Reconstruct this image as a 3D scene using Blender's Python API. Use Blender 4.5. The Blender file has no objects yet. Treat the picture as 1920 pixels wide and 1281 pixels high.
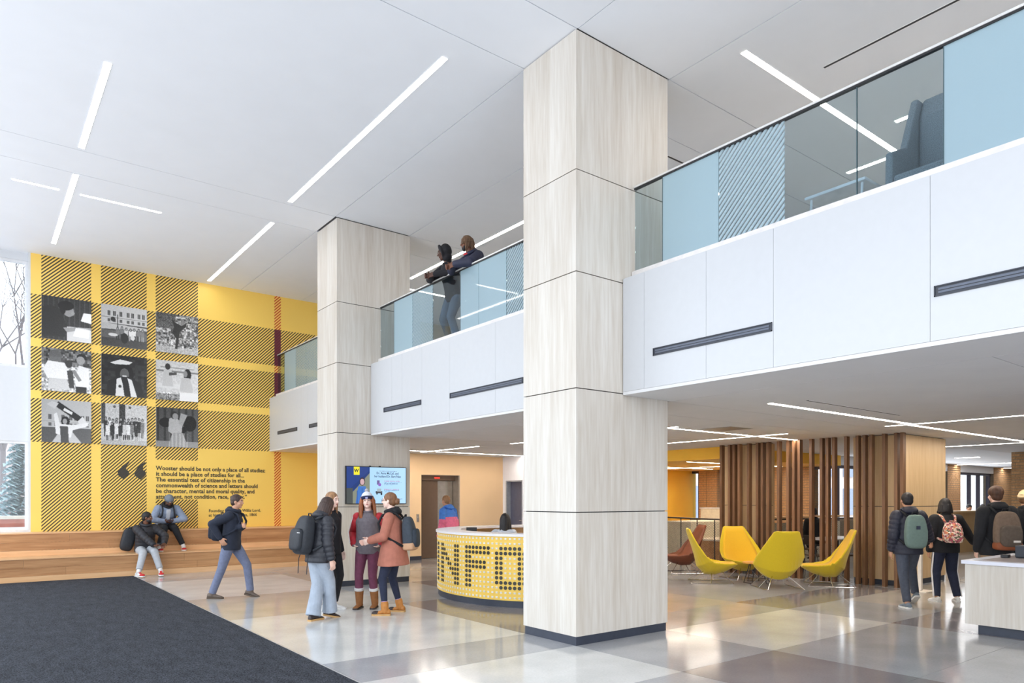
import bpy, bmesh, math, random
import numpy as np
from mathutils import Vector, Matrix, Euler
random.seed(7)
sc = bpy.context.scene
COL = sc.collection
PI = math.pi

# ------------------------------------------------------------------ camera
cam_d = bpy.data.cameras.new('camera'); cam = bpy.data.objects.new('camera', cam_d); COL.objects.link(cam)
cam.location = (0, 0, 1.6); cam.rotation_euler = (PI/2, 0, -math.atan2(0.61024, 0.79221))
cam_d.sensor_width = 36; cam_d.lens = 36*1316.1/1920; cam_d.shift_y = (935.8-640.5)/1920
cam_d.clip_start = .05; cam_d.clip_end = 300
sc.camera = cam
# ------------------------------------------------------------------ daylight and exposure
sc.view_settings.view_transform = 'Standard'; sc.view_settings.look = 'None'
sc.view_settings.gamma = 1; sc.view_settings.exposure = 0.3; sc.view_settings.use_curve_mapping = False
sc.cycles.max_bounces = 10; sc.cycles.diffuse_bounces = 6; sc.cycles.glossy_bounces = 4
sc.cycles.transparent_max_bounces = 16; sc.cycles.sample_clamp_indirect = 6
sc.cycles.caustics_reflective = False; sc.cycles.caustics_refractive = False
sc.cycles.use_denoising = True
W = bpy.data.worlds.new('overcast_sky'); sc.world = W; W.use_nodes = True
wn = W.node_tree.nodes; wl = W.node_tree.links
bg = wn['Background']; bg.inputs['Strength'].default_value = 2.6
tc = wn.new('ShaderNodeTexCoord'); sx = wn.new('ShaderNodeSeparateXYZ'); cr = wn.new('ShaderNodeValToRGB')
cr.color_ramp.elements[0].position = 0.45; cr.color_ramp.elements[0].color = (.55, .56, .58, 1)
cr.color_ramp.elements[1].position = 0.62; cr.color_ramp.elements[1].color = (.86, .93, 1, 1)
mr = wn.new('ShaderNodeMapRange'); mr.inputs['From Min'].default_value = -1
wl.new(tc.outputs['Generated'], sx.inputs[0]); wl.new(sx.outputs['Z'], mr.inputs['Value']); wl.new(mr.outputs[0], cr.inputs[0]); wl.new(cr.outputs[0], bg.inputs['Color'])
def area(name, loc, rot, sx_, sy_, power, col, portal=False):
    d = bpy.data.lights.new(name, 'AREA'); d.shape = 'RECTANGLE'; d.size = sx_; d.size_y = sy_; d.energy = power; d.color = col
    if portal: d.cycles.is_portal = True
    o = bpy.data.objects.new(name, d); COL.objects.link(o); o.location = loc; o.rotation_euler = rot
    return o
# daylight entering through the glazed entrance side (left of the picture) and the far windows
area('daylight_entrance', (-1.9, 6.5, 2.9), (0, -PI/2-.2, 0), 5.4, 20, 250, (.82, .91, 1))
area('daylight_front', (3.0, -4.8, 3.2), (PI/2, 0, 0), 8.5, 5.5, 255, (.97, .98, 1))
area('daylight_far_windows', (24.5, 9.8, 1.8), (-PI/2, 0, 0), 11, 1.5, 110, (.9, .95, 1))

# ------------------------------------------------------------------ materials
MATS = {}
def _mix(nt, fac, a, b, mode='MIX'):
    m = nt.nodes.new('ShaderNodeMix'); m.data_type = 'RGBA'; m.blend_type = mode
    for s, v in ((0, fac), (6, a), (7, b)):
        if isinstance(v, (int, float)): m.inputs[s].default_value = v
        elif isinstance(v, tuple): m.inputs[s].default_value = v if len(v) == 4 else (*v, 1)
        else: nt.links.new(v, m.inputs[s])
    return m.outputs[2]
def _noise(nt, scale, stretch=(1, 1, 1), detail=3, coord='Object', rough=.5):
    t = nt.nodes.new('ShaderNodeTexCoord'); mp = nt.nodes.new('ShaderNodeMapping'); mp.inputs['Scale'].default_value = stretch
    n = nt.nodes.new('ShaderNodeTexNoise'); n.inputs['Scale'].default_value = scale; n.inputs['Detail'].default_value = detail; n.inputs['Roughness'].default_value = rough
    nt.links.new(t.outputs[coord], mp.inputs[0]); nt.links.new(mp.outputs[0], n.inputs['Vector'])
    return n.outputs[0]
def _ramp(nt, fac, stops):
    r = nt.nodes.new('ShaderNodeValToRGB'); e = r.color_ramp.elements
    while len(e) < len(stops): e.new(.5)
    for i, (p, c) in enumerate(stops):
        e[i].position = p; e[i].color = c if isinstance(c, tuple) and len(c) == 4 else ((*c, 1) if isinstance(c, tuple) else (c, c, c, 1))
    nt.links.new(fac, r.inputs[0]); return r.outputs[0]
def math_(nt, op, a, b=None, c=None):
    m = nt.nodes.new('ShaderNodeMath'); m.operation = op
    for i, v in enumerate((a, b, c)):
        if v is None: continue
        if isinstance(v, (int, float)): m.inputs[i].default_value = v
        else: nt.links.new(v, m.inputs[i])
    return m.outputs[0]
def M(name, col, rough=.5, metal=0, var=.08, vs=12, stretch=(1, 1, 1), bump=0, bs=60, spec=.5, emit=None, es=0, alpha=1, objvar=0, coat=0, sheen=0, trans=0):
    if name in MATS: return MATS[name]
    m = bpy.data.materials.new(name); m.use_nodes = True; nt = m.node_tree; b = nt.nodes['Principled BSDF']
    b.inputs['Roughness'].default_value = rough; b.inputs['Metallic'].default_value = metal
    b.inputs['Specular IOR Level'].default_value = spec; b.inputs['Coat Weight'].default_value = coat
    b.inputs['Sheen Weight'].default_value = sheen; b.inputs['Alpha'].default_value = alpha
    b.inputs['Transmission Weight'].default_value = trans
    n = _noise(nt, vs, stretch)
    f = _ramp(nt, n, [(.3, 1-var), (.7, 1+var)])
    c = _mix(nt, 1.0, tuple(col), f, 'MULTIPLY')
    if objvar:
        oi = nt.nodes.new('ShaderNodeObjectInfo'); mrn = nt.nodes.new('ShaderNodeMapRange')
        mrn.inputs['To Min'].default_value = 1-objvar; mrn.inputs['To Max'].default_value = 1+objvar
        nt.links.new(oi.outputs['Random'], mrn.inputs['Value'])
        c = _mix(nt, 1.0, c, mrn.outputs[0], 'MULTIPLY')
    nt.links.new(c, b.inputs['Base Color'])
    if bump:
        bn = nt.nodes.new('ShaderNodeBump'); bn.inputs['Strength'].default_value = bump; bn.inputs['Distance'].default_value = .01
        nt.links.new(_noise(nt, bs, stretch), bn.inputs['Height']); nt.links.new(bn.outputs[0], b.inputs['Normal'])
    if emit:
        b.inputs['Emission Color'].default_value = (*emit, 1); b.inputs['Emission Strength'].default_value = es
    MATS[name] = m; return m
def wood(name, c1, c2, axis='z', rough=.45, scale=6, objvar=.05, contrast=1.0):
    if name in MATS: return MATS[name]
    m = bpy.data.materials.new(name); m.use_nodes = True; nt = m.node_tree; b = nt.nodes['Principled BSDF']
    st = {'z': (1, 1, .06), 'x': (.06, 1, 1), 'y': (1, .06, 1)}[axis]
    n1 = _noise(nt, scale*2.2, st, 4, rough=.6); n2 = _noise(nt, scale*9, st, 2); n3 = _noise(nt, scale*.5, st, 2)
    a = _mix(nt, .35, n1, n2); a = _mix(nt, .3, a, n3)
    f = _ramp(nt, a, [(.5-.16/contrast, 0.), (.5+.16/contrast, 1.)])
    c = _mix(nt, f, tuple(c1), tuple(c2))
    oi = nt.nodes.new('ShaderNodeObjectInfo'); mrn = nt.nodes.new('ShaderNodeMapRange')
    mrn.inputs['To Min'].default_value = 1-objvar; mrn.inputs['To Max'].default_value = 1+objvar
    nt.links.new(oi.outputs['Random'], mrn.inputs['Value'])
    c = _mix(nt, 1.0, c, mrn.outputs[0], 'MULTIPLY')
    nt.links.new(c, b.inputs['Base Color']); b.inputs['Roughness'].default_value = rough; b.inputs['Specular IOR Level'].default_value = .35
    MATS[name] = m; return m

# ------------------------------------------------------------------ geometry helpers
def wloc(o):
    v = Vector((0, 0, 0))
    while o: v += o.location; o = o.parent
    return v
class MB:
    def __init__(s): s.v = []; s.f = []; s.fm = []; s.cur = 0
    def add(s, vs, fs):
        n = len(s.v); s.v += [tuple(p) for p in vs]; s.f += [tuple(i+n for i in f) for f in fs]; s.fm += [s.cur]*len(fs); return s
    def box(s, x0, x1, y0, y1, z0, z1):
        return s.add([(x0, y0, z0), (x1, y0, z0), (x1, y1, z0), (x0, y1, z0), (x0, y0, z1), (x1, y0, z1), (x1, y1, z1), (x0, y1, z1)],
                     [(0, 3, 2, 1), (4, 5, 6, 7), (0, 1, 5, 4), (1, 2, 6, 5), (2, 3, 7, 6), (3, 0, 4, 7)])
    def obox(s, c, ax, ay, az, hx, hy, hz):     # oriented box
        c = Vector(c); ax, ay, az = Vector(ax)*hx, Vector(ay)*hy, Vector(az)*hz
        P = [c+ax*i+ay*j+az*k for k in (-1, 1) for j in (-1, 1) for i in (-1, 1)]
        return s.add(P, [(0, 2, 3, 1), (4, 5, 7, 6), (0, 1, 5, 4), (1, 3, 7, 5), (3, 2, 6, 7), (2, 0, 4, 6)])
    def loft(s, rings, cap=True, closed=False):
        n = len(rings[0]); b = len(s.v); vs = [p for r in rings for p in r]; fs = []
        R = len(rings)
        for i in range(R if closed else R-1):
            for j in range(n):
                fs.append((i*n+j, i*n+(j+1) % n, ((i+1) % R)*n+(j+1) % n, ((i+1) % R)*n+j))
        if cap and not closed: fs.append(tuple(reversed(range(n)))); fs.append(tuple((R-1)*n+j for j in range(n)))
        return s.add(vs, fs)
    def tube(s, pts, r, seg=8, closed=False, caps=True):
        pts = [Vector(p) for p in pts]; n = len(pts); rr = r if isinstance(r, (list, tuple)) else [r]*n
        rings = []; up = None
        for i, p in enumerate(pts):
            if closed: t = (pts[(i+1) % n]-pts[i-1]).normalized()
            else:
                a = (pts[i]-pts[i-1]).normalized() if i else Vector((0, 0, 0)); c = (pts[i+1]-pts[i]).normalized() if i < n-1 else Vector((0, 0, 0)); t = (a+c).normalized() if (a+c).length > 1e-6 else (a if i else c)
            if up is None: up = Vector((0, 0, 1)) if abs(t.z) < .9 else Vector((1, 0, 0))
            u = t.cross(up)
            if u.length < 1e-5: u = t.orthogonal()
            u.normalize(); w = u.cross(t).normalized(); up = w
            rings.append([p+u*math.cos(2*PI*k/seg)*rr[i]+w*math.sin(2*PI*k/seg)*rr[i] for k in range(seg)])
        return s.loft(rings, caps, closed)
    def ell(s, c, r, rot=None, seg=16, rg=10):
        c = Vector(c); rot = rot or Matrix.Identity(3); rings = []
        if isinstance(r, (int, float)): r = (r, r, r)
        vs = [c+rot@Vector((0, 0, -r[2]))]
        for i in range(1, rg):
            a = -PI/2+PI*i/rg
            for k in range(seg):
                b = 2*PI*k/seg; vs.append(c+rot@Vector((r[0]*math.cos(a)*math.cos(b), r[1]*math.cos(a)*math.sin(b), r[2]*math.sin(a))))
        vs.append(c+rot@Vector((0, 0, r[2]))); fs = []
        for k in range(seg): fs.append((0, 1+(k+1) % seg, 1+k))
        for i in range(rg-2):
            for k in range(seg): fs.append((1+i*seg+k, 1+i*seg+(k+1) % seg, 1+(i+1)*seg+(k+1) % seg, 1+(i+1)*seg+k))
        L = len(vs)-1
        for k in range(seg): fs.append((L, 1+(rg-2)*seg+k, 1+(rg-2)*seg+(k+1) % seg))
        return s.add(vs, fs)
    def cap(s, pts, r, seg=12):                 # chain of rounded tapering limbs
        rr = r if isinstance(r, (list, tuple)) else [r]*len(pts)
        for p, q in zip(pts, rr): s.ell(p, q, seg=seg, rg=max(6, seg//2+2))
        for i in range(len(pts)-1): s.tube([pts[i], pts[i+1]], [rr[i]*.995, rr[i+1]*.995], seg)
        return s
    def cyl(s, x, y, z0, z1, r, seg=16, r2=None): return s.tube([(x, y, z0), (x, y, z1)], [r, r if r2 is None else r2], seg)
    def prism(s, poly, axis, a, b):             # poly 2D extruded between a and b on axis
        n = len(poly)
        def mk(p, t): return {'x': (t, p[0], p[1]), 'y': (p[0], t, p[1]), 'z': (p[0], p[1], t)}[axis]
        return s.add([mk(p, a) for p in poly]+[mk(p, b) for p in poly],
                     [tuple(range(n)), tuple(n+i for i in reversed(range(n)))]+[((i+1) % n, i, n+i, n+(i+1) % n) for i in range(n)])
    def build(s, name, mat, parent=None, local=False, smooth=False, bevel=0, remesh=0, sm=3, props=None, rx=None):
        me = bpy.data.meshes.new(name); vs = s.v
        if parent is not None and not local:
            o_ = wloc(parent); vs = [(p[0]-o_.x, p[1]-o_.y, p[2]-o_.z) for p in s.v]
        me.from_pydata(vs, [], s.f)
        for m_ in (mat if isinstance(mat, (list, tuple)) else [mat]): me.materials.append(m_)
        if any(s.fm): me.polygons.foreach_set('material_index', s.fm)
        bm = bmesh.new(); bm.from_mesh(me); bmesh.ops.recalc_face_normals(bm, faces=bm.faces); 
        bm.to_mesh(me); bm.free()
        if smooth: me.polygons.foreach_set('use_smooth', [True]*len(me.polygons))
        o = bpy.data.objects.new(name, me); COL.objects.link(o)
        if parent is not None: o.parent = parent
        if bevel:
            b = o.modifiers.new('b', 'BEVEL'); b.width = bevel; b.segments = 2; b.limit_method = 'ANGLE'
        if remesh:
            r_ = o.modifiers.new('r', 'REMESH'); r_.mode = 'VOXEL'; r_.voxel_size = remesh; r_.use_smooth_shade = True
            if sm: q = o.modifiers.new('s', 'SMOOTH'); q.factor = .5; q.iterations = sm
            REM.append(o)
        for k, v in (props or {}).items(): o[k] = v
        return o
REM = []
def box(name, x0, x1, y0, y1, z0, z1, mat, parent=None, **k): return MB().box(x0, x1, y0, y1, z0, z1).build(name, mat, parent, **k)
def thing(name, label, cat, loc=(0, 0, 0), rz=0, group=None, kind=None):
    o = bpy.data.objects.new(name, None); COL.objects.link(o); o.location = loc; o.rotation_euler = (0, 0, rz); o.empty_display_size = .2
    if label: o['label'] = label
    if cat: o['category'] = cat
    if group: o['group'] = group
    if kind: o['kind'] = kind
    return o
def tag(o, label=None, cat=None, group=None, kind=None):
    for k, v in (('label', label), ('category', cat), ('group', group), ('kind', kind)):
        if v: o[k] = v
    return o
def text_mesh(name, txt, size, mat, parent, loc, rot, extrude=.002, bold=0, align='LEFT', spacing=1.0, sx=1.0):
    cu = bpy.data.curves.new(name, 'FONT'); cu.body = txt; cu.size = size; cu.extrude = extrude; cu.offset = bold; cu.align_x = align; cu.space_character = spacing; cu.resolution_u = 2
    o = bpy.data.objects.new('t', cu); COL.objects.link(o)
    dg = bpy.context.evaluated_depsgraph_get(); me = bpy.data.meshes.new_from_object(o.evaluated_get(dg)); bpy.data.objects.remove(o)
    me.materials.clear(); me.materials.append(mat)
    me.transform(Matrix.Diagonal((sx, 1, 1, 1)))
    n = bpy.data.objects.new(name, me); COL.objects.link(n); n.parent = parent
    if name == 'text_line': n['kind'] = 'stuff'
    n.location = Vector(loc)-(wloc(parent) if parent else Vector()); n.rotation_euler = rot
    return n
# ------------------------------------------------------------------ colours and shared materials
def S(r, g, b):
    f = lambda c: (c/255)/12.92 if c/255 <= .04045 else ((c/255+.055)/1.055)**2.4
    return (f(r), f(g), f(b))
WHITE = M('white_paint', (.80, .81, .83), .6, var=.01)
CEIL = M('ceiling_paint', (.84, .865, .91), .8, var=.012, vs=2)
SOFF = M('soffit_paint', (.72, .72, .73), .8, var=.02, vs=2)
PANELW = M('white_gloss_panel', (.575, .588, .612), .35, var=.01)
DARKGAP = M('dark_gap', (.05, .05, .055), .8)
KICK = M('dark_kick_plate', S(52, 58, 72), .45, var=.1)
CLAD = wood('bleached_wood', S(194, 184, 171), S(221, 217, 210), 'z', .5, 5, .02)
OAKV = wood('golden_oak_v', S(206, 172, 126), S(228, 200, 158), 'z', .45, 5, .03)
OAKX = wood('oak_x', S(158, 110, 70), S(204, 158, 112), 'x', .42, 5, .08)
OAKE = wood('oak_edge', S(214, 166, 118), S(232, 190, 145), 'x', .4, 5, .04)
SLAT = wood('walnut_slat', S(96, 68, 48), S(138, 102, 74), 'z', .45, 7, .12)
BLACK = M('black_metal', (.02, .02, .022), .4, var=.1)
STEEL = M('brushed_steel', (.55, .55, .56), .3, metal=1, stretch=(1, 1, 30), var=.06)
CHROME = M('chrome_rod', (.62, .62, .64), .18, metal=1)
LED = M('led_cool', (1, 1, 1), .5, emit=(1, .97, .93), es=16)
LEDW = M('led_warm', (1, 1, 1), .5, emit=(1, .89, .75), es=32)
YEL = M('yellow_paint', S(246, 196, 62), .55, var=.02, vs=2)
AMB = M('amber_paint', S(255, 200, 70), .6, var=.03, vs=2)
BEIGE = M('beige_paint', S(232, 200, 158), .6, var=.02, vs=2)
BRICK = M('buff_brick', S(190, 150, 108), .85, var=.18, vs=30, bump=.3, objvar=.15)
MORTAR = M('mortar', S(150, 135, 115), .95, bump=.4)
MULL = M('dark_bronze_mullion', S(74, 70, 84), .45)
WHITEF = M('white_window_frame', (.75, .76, .78), .4)

def glass(name, tint, rough=.02, gloss=1.45, op=0, opc=(.5, .7, .8), stripe=None):
    if name in MATS: return MATS[name]
    m = bpy.data.materials.new(name); m.use_nodes = True; nt = m.node_tree; nt.nodes.clear()
    out = nt.nodes.new('ShaderNodeOutputMaterial'); tr = nt.nodes.new('ShaderNodeBsdfTransparent'); tr.inputs[0].default_value = (*tint, 1)
    gl = nt.nodes.new('ShaderNodeBsdfGlossy'); gl.inputs['Roughness'].default_value = rough
    fr = nt.nodes.new('ShaderNodeFresnel'); gm = nt.nodes.new('ShaderNodeNewGeometry'); nt.links.new(math_(nt, 'MULTIPLY_ADD', gm.outputs['Backfacing'], 1/gloss-gloss, gloss), fr.inputs[0])
    body = tr.outputs[0]
    if op:
        df = nt.nodes.new('ShaderNodeBsdfDiffuse'); df.inputs[0].default_value = (*opc, 1)
        tl = nt.nodes.new('ShaderNodeBsdfTranslucent'); tl.inputs[0].default_value = (*opc, 1)
        mx = nt.nodes.new('ShaderNodeMixShader'); mx.inputs[0].default_value = .35; nt.links.new(df.outputs[0], mx.inputs[1]); nt.links.new(tl.outputs[0], mx.inputs[2])
        m2 = nt.nodes.new('ShaderNodeMixShader'); nt.links.new(tr.outputs[0], m2.inputs[1]); nt.links.new(mx.outputs[0], m2.inputs[2])
        if stripe:
            t = nt.nodes.new('ShaderNodeTexCoord'); s_ = nt.nodes.new('ShaderNodeSeparateXYZ'); nt.links.new(t.outputs['Object'], s_.inputs[0])
            v = math_(nt, 'ADD', s_.outputs['Y'], s_.outputs['Z']); v = math_(nt, 'DIVIDE', v, stripe); v = math_(nt, 'FRACT', v); v = math_(nt, 'LESS_THAN', v, .5)
            v = math_(nt, 'MULTIPLY', v, op); nt.links.new(v, m2.inputs[0])
        else: m2.inputs[0].default_value = op
        body = m2.outputs[0]
    m3 = nt.nodes.new('ShaderNodeMixShader'); nt.links.new(fr.outputs[0], m3.inputs[0]); nt.links.new(body, m3.inputs[1]); nt.links.new(gl.outputs[0], m3.inputs[2])
    nt.links.new(m3.outputs[0], out.inputs[0]); MATS[name] = m; return m
GCLEAR = glass('clear_glass', (.80, .87, .90)); GWIN = glass('window_glass', (.95, .98, 1.0))
GFROST = glass('frosted_blue_film', (.8, .9, .95), .03, 1.5, .82, S(190, 214, 224)); GSTRIPE = glass('striped_film', (.78, .86, .90), .03, 1.45, .65, S(205, 228, 238), stripe=.062)

# ------------------------------------------------------------------ floor: tinted squares of polished concrete
def concrete(name, col):
    m = M(name, col, .16, var=.10, vs=1.6, spec=.55); nt = m.node_tree; b = nt.nodes['Principled BSDF']
    n = _noise(nt, 2.2, detail=6, rough=.65); r = _ramp(nt, n, [(.3, .10), (.75, .15)]); nt.links.new(r, b.inputs['Roughness'])
    fine = _ramp(nt, _noise(nt, 45, detail=5, rough=.75), [(.3, .90), (.7, 1.08)])
    src = b.inputs['Base Color'].links[0].from_socket; nt.links.new(_mix(nt, 1.0, src, fine, 'MULTIPLY'), b.inputs['Base Color'])
    return m
TL = [concrete('concrete_light', S(208, 208, 206)), concrete('concrete_mid', S(168, 169, 172)), concrete('concrete_dark', S(138, 134, 136)), concrete('concrete_tan', S(180, 176, 171))]
floor = thing('floor', 'polished concrete floor of large tinted squares', None, kind='structure')
box('slab', -2.2, 36, -6, 18, -.3, -.012, MORTAR, floor)
XL = [-2.2, 2.66, 5.21, 6.72, 9.39, 11.0, 13.1, 15.8, 18.5, 21.2, 24, 28, 36]
def tile(x0, x1, y0, y1, k):
    g = .0022; box('floor_tile', x0+g, x1-g, y0+g, y1-g, -.012, 0, TL[k], floor)
YA = [-6, -1.4, 1.3, 2.75, 4.19, 5.64, 6.5, 9.58, 11.9, 14.8, 18]
random.seed(11)
PAT = {(5.21, 4.19): 1, (2.66, 4.19): 0, (2.66, 2.75): 1, (2.66, 5.64): 1, (2.66, 6.5): 0, (2.66, 9.58): 3, (2.66, 11.9): 0, (2.66, 14.8): 1,
       (5.21, 2.75): 2, (6.72, 4.19): 0, (6.72, 2.75): 1, (9.39, 2.75): 2, (9.39, 4.19): 1, (6.72, 5.64): 1, (9.39, 5.64): 2, (11.0, 4.19): 3, (11.0, 5.64): 2,
       (6.72, 6.5): 3, (9.39, 6.5): 1, (5.21, 5.64): 1, (5.21, 6.5): 2, (5.21, 9.58): 1, (5.21, 11.9): 3, (6.72, 9.58): 2, (6.72, 11.9): 3, (5.21, 14.8): 1, (6.72, 14.8): 2, (11.0, 2.75): 1, (13.1, 4.19): 3,
       (6.72, 1.3): 1, (5.21, 1.3): 2, (2.66, 1.3): 0}
for i in range(1, len(XL)-1):
    for j in range(len(YA)-1):
        k = PAT.get((XL[i], YA[j]), random.choice([1, 2, 3, 1])); tile(XL[i], XL[i+1], YA[j], YA[j+1], k)
for j in range(len(YA)-1): tile(XL[0], XL[1], YA[j], YA[j+1], 1)

# walk-off carpet in the entrance
CARP = M('charcoal_carpet', S(66, 69, 76), .95, var=.85, vs=80, bump=.8, bs=300, spec=.1)
n_ = CARP.node_tree
b_ = n_.nodes['Principled BSDF']; n_.links.new(_mix(n_, 1.0, b_.inputs['Base Color'].links[0].from_socket, _ramp(n_, _noise(n_, 9, (1, .35, 1), 5), [(.3, .82), (.7, 1.15)]), 'MULTIPLY'), b_.inputs['Base Color'])
mat_t = thing('walk_off_mat', 'dark charcoal walk-off carpet covering the floor in front of the wooden bench', 'carpet', (0, 0, 0))
box('carpet_sheet', -2.0, 2.655, -5.8, 6.488, .0, .009, CARP, mat_t); box('carpet_sheet', -2.0, 2.655, 6.494, 16.30, .0, .009, CARP, mat_t)
box('edge_trim', 2.657, 2.668, -5.8, 16.30, .0, .011, M('aluminium_trim', (.7, .7, .7), .35, metal=.6), mat_t)

# ------------------------------------------------------------------ upper ceiling in panels
ceil = thing('ceiling', 'high flat white ceiling in panels', None, kind='structure')
ZC = 6.713
box('backing', -2.4, 15.0, -6, 17.9, ZC+.03, ZC+.2, M('seam_grey', (.28, .28, .29), .9), ceil)
cx = [-2.4, 5.225, 6.74, 15.0]; cy = [-6, 5.612, 6.52, 12.02, 12.91, 17.9]
for i in range(3):
    for j in range(5):
        xs = [cx[i], cx[i+1]]
        for a, b in zip(xs[:-1], xs[1:]):
            if i == 1 and j in (1, 3): continue
            g = .006; box('ceiling_panel', a+g, b-g, cy[j]+g, cy[j+1]-g, ZC, ZC+.03, CEIL, ceil)
def strip(name, label, ax, a0, a1, c, z, w=.076, m=LED, group=None):
    t = thing(name, label, 'ceiling light', ((a0+a1)/2, c, z) if ax == 'x' else (c, (a0+a1)/2, z), group=group)
    h = w/2
    def bb(n, p0, p1, q0, q1, z0, z1, mt):
        if ax == 'x': box(n, p0, p1, q0, q1, z0, z1, mt, t)
        else: box(n, q0, q1, p0, p1, z0, z1, mt, t)
    bb('diffuser', a0, a1, c-h, c+h, z-.004, z-.0005, m)
    FR = M('white_light_trim', (.85, .85, .85), .5)
    bb('frame', a0-.006, a1+.006, c-h-.006, c-h-.001, z-.005, z-.0005, FR); bb('frame', a0-.006, a1+.006, c+h+.001, c+h+.006, z-.005, z-.0005, FR)
    return t
SL = 'ceiling_light_strip'
strip(SL, 'wide white light strip on high ceiling, above upper left of yellow wall, nearer one', 'y', 9.41, 11.92, 1.27, ZC)
strip(SL, 'white light strip on high ceiling crossing between two thin side strips', 'y', 12.96, 16.72, 1.305, ZC)
strip(SL, 'short thin light strip at far left edge of high ceiling', 'x', .52, 1.146, 13.75, ZC, .06)
strip(SL, 'thin cross-running light strip on high ceiling above the hatched wall', 'x', 1.452, 2.686, 13.755, ZC, .06)
strip(SL, 'longest white light strip running diagonally across middle of high ceiling', 'y', 6.92, 11.89, 4.345, ZC)
strip(SL, 'light strip on high ceiling ending just above the plain yellow wall', 'y', 13.0, 17.37, 4.413, ZC)
strip(SL, 'long light strip on high ceiling above glass railing at upper right', 'x', 7.0, 11.14, 4.74, ZC, m=LEDW)
strip(SL, 'light strip seen through frosted glass railing at far upper right', 'y', 1.2, 4.36, 9.92, ZC, m=LEDW)
strip(SL, 'light strip seen low through clear glass railing at upper right', 'y', 1.2, 5.508, 10.88, ZC, m=LEDW)
strip(SL, 'light strip behind the two men leaning on the balcony', 'y', 10.1, 14.35, 8.065, ZC, m=LEDW)
strip(SL, 'light strip beneath the leaning men, seen through mid glass railing', 'x', 8.2, 10.3, 15.066, ZC, m=LEDW)
def slot(label, ax, a0, a1, c, z):
    t = thing('ceiling_air_slot', label, 'air vent', (a0 if ax == 'x' else c, c if ax == 'x' else a0, z)); h = .018
    q = (a0, a1, c-h, c+h) if ax == 'x' else (c-h, c+h, a0, a1)
    box('slot_opening', *q, z-.002, z-.0005, DARKGAP, t)
    for s_ in (-1, 1):
        q = (a0, a1, c+s_*.021-.003, c+s_*.021+.003) if ax == 'x' else (c+s_*.021-.003, c+s_*.021+.003, a0, a1)
        box('edge_trim', *q, z-.004, z-.0005, M('white_light_trim', (.85, .85, .85), .5), t)
slot('thin black air slot in high ceiling at top right', 'y', 2.0, 4.334, 8.005, ZC)
slot('short black air slot in high ceiling right of the near column', 'x', 8.23, 8.95, 6.875, ZC)
slot('thin black air slot in low ceiling under the right balcony', 'x', 8.0, 10.46, 4.54, 2.79)

# ------------------------------------------------------------------ wall with the plaid graphic
def plaid():
    m = bpy.data.materials.new('yellow_plaid_print'); m.use_nodes = True; nt = m.node_tree; b = nt.nodes['Principled BSDF']; b.inputs['Roughness'].default_value = .5
    t = nt.nodes.new('ShaderNodeTexCoord'); s_ = nt.nodes.new('ShaderNodeSeparateXYZ'); nt.links.new(t.outputs['Object'], s_.inputs[0]); X, Z = s_.outputs['X'], s_.outputs['Z']
    def iv(v, a, c): return math_(nt, 'MULTIPLY', math_(nt, 'GREATER_THAN', v, a), math_(nt, 'LESS_THAN', v, c))
    def OR(*a):
        r = a[0]
        for q in a[1:]: r = math_(nt, 'MAXIMUM', r, q)
        return r
    row = OR(iv(Z, 4.955, 5.87), iv(Z, 3.87, 4.78), iv(Z, 2.79, 3.70))
    c3 = iv(X, 3.33, 4.235); cut = iv(Z, 1.585, 2.50)
    c3 = math_(nt, 'MULTIPLY', c3, math_(nt, 'SUBTRACT', 1, cut))
    col = OR(iv(X, 1.16, 2.06), iv(X, 2.245, 3.145), c3)
    area_ = OR(row, col)
    h = math_(nt, 'LESS_THAN', math_(nt, 'FRACT', math_(nt, 'DIVIDE', math_(nt, 'SUBTRACT', Z, X), .0735)), .46)
    hatch = math_(nt, 'MULTIPLY', h, area_)
    red = iv(X, 6.04, 6.205)
    c = _mix(nt, hatch, S(252, 212, 104), S(58, 48, 34))
    rh = _mix(nt, h, S(252, 212, 104), S(196, 44, 22)); rs = _mix(nt, h, S(112, 34, 50), S(84, 24, 40))
    c = _mix(nt, red, c, _mix(nt, row, rh, rs)); nt.links.new(c, b.inputs['Base Color']); return m
wy = box('wall_far', .975, 7.6, 17.64, 17.9, 0, ZC+.03, plaid(), kind=None) if False else MB().box(.975, 7.6, 17.64, 17.9, 0, ZC+.03).build('wall_far', plaid()); tag(wy, kind='structure', label='tall yellow wall with black hatched plaid graphic')
bpy.context.view_layer.update()
TXT = M('graphic_print_dark', S(70, 64, 52), .6)
q = thing('wall_quotation', 'dark printed quotation in six bold lines on the yellow wall', 'lettering', (3.33, 17.64, 2.0))
for i, l in enumerate(['Wooster should be not only a place of all studies:', 'it should be a place of studies for all...', 'The essential test of citizenship in the', 'commonwealth of science and letters should', 'be character, mental and moral quality, and', 'attainment, not condition, race, or sex.”']):
    o = text_mesh('text_line', l, .135, TXT, q, (3.335, 17.636, 2.262-i*.131), (PI/2, 0, 0), bold=.0028, sx=1.0)
    w_ = max(v.co.x for v in o.data.vertices); target = [2.475, 1.96, 1.98, 2.29, 2.21, 2.03][i]
    o.data.transform(Matrix.Diagonal((target/w_, 1, 1, 1)))
q = thing('wall_attribution', 'small two-line attribution printed at lower right of the quotation', 'lettering', (4.47, 17.64, 1.25))
for i, l in enumerate(['Founding President, Willis Lord,', 'at his inaugural address, 1866']):
    o = text_mesh('text_line', l, .098, TXT, q, (4.475, 17.636, 1.285-i*.105), (PI/2, 0, 0), bold=.001)
    w_ = max(v.co.x for v in o.data.vertices); o.data.transform(Matrix.Diagonal(([1.22, 1.13][i]/w_, 1, 1, 1)))
q = thing('quotation_mark', 'pair of big dark opening quote marks on the hatched wall', 'lettering', (2.86, 17.64, 2.2))
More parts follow.
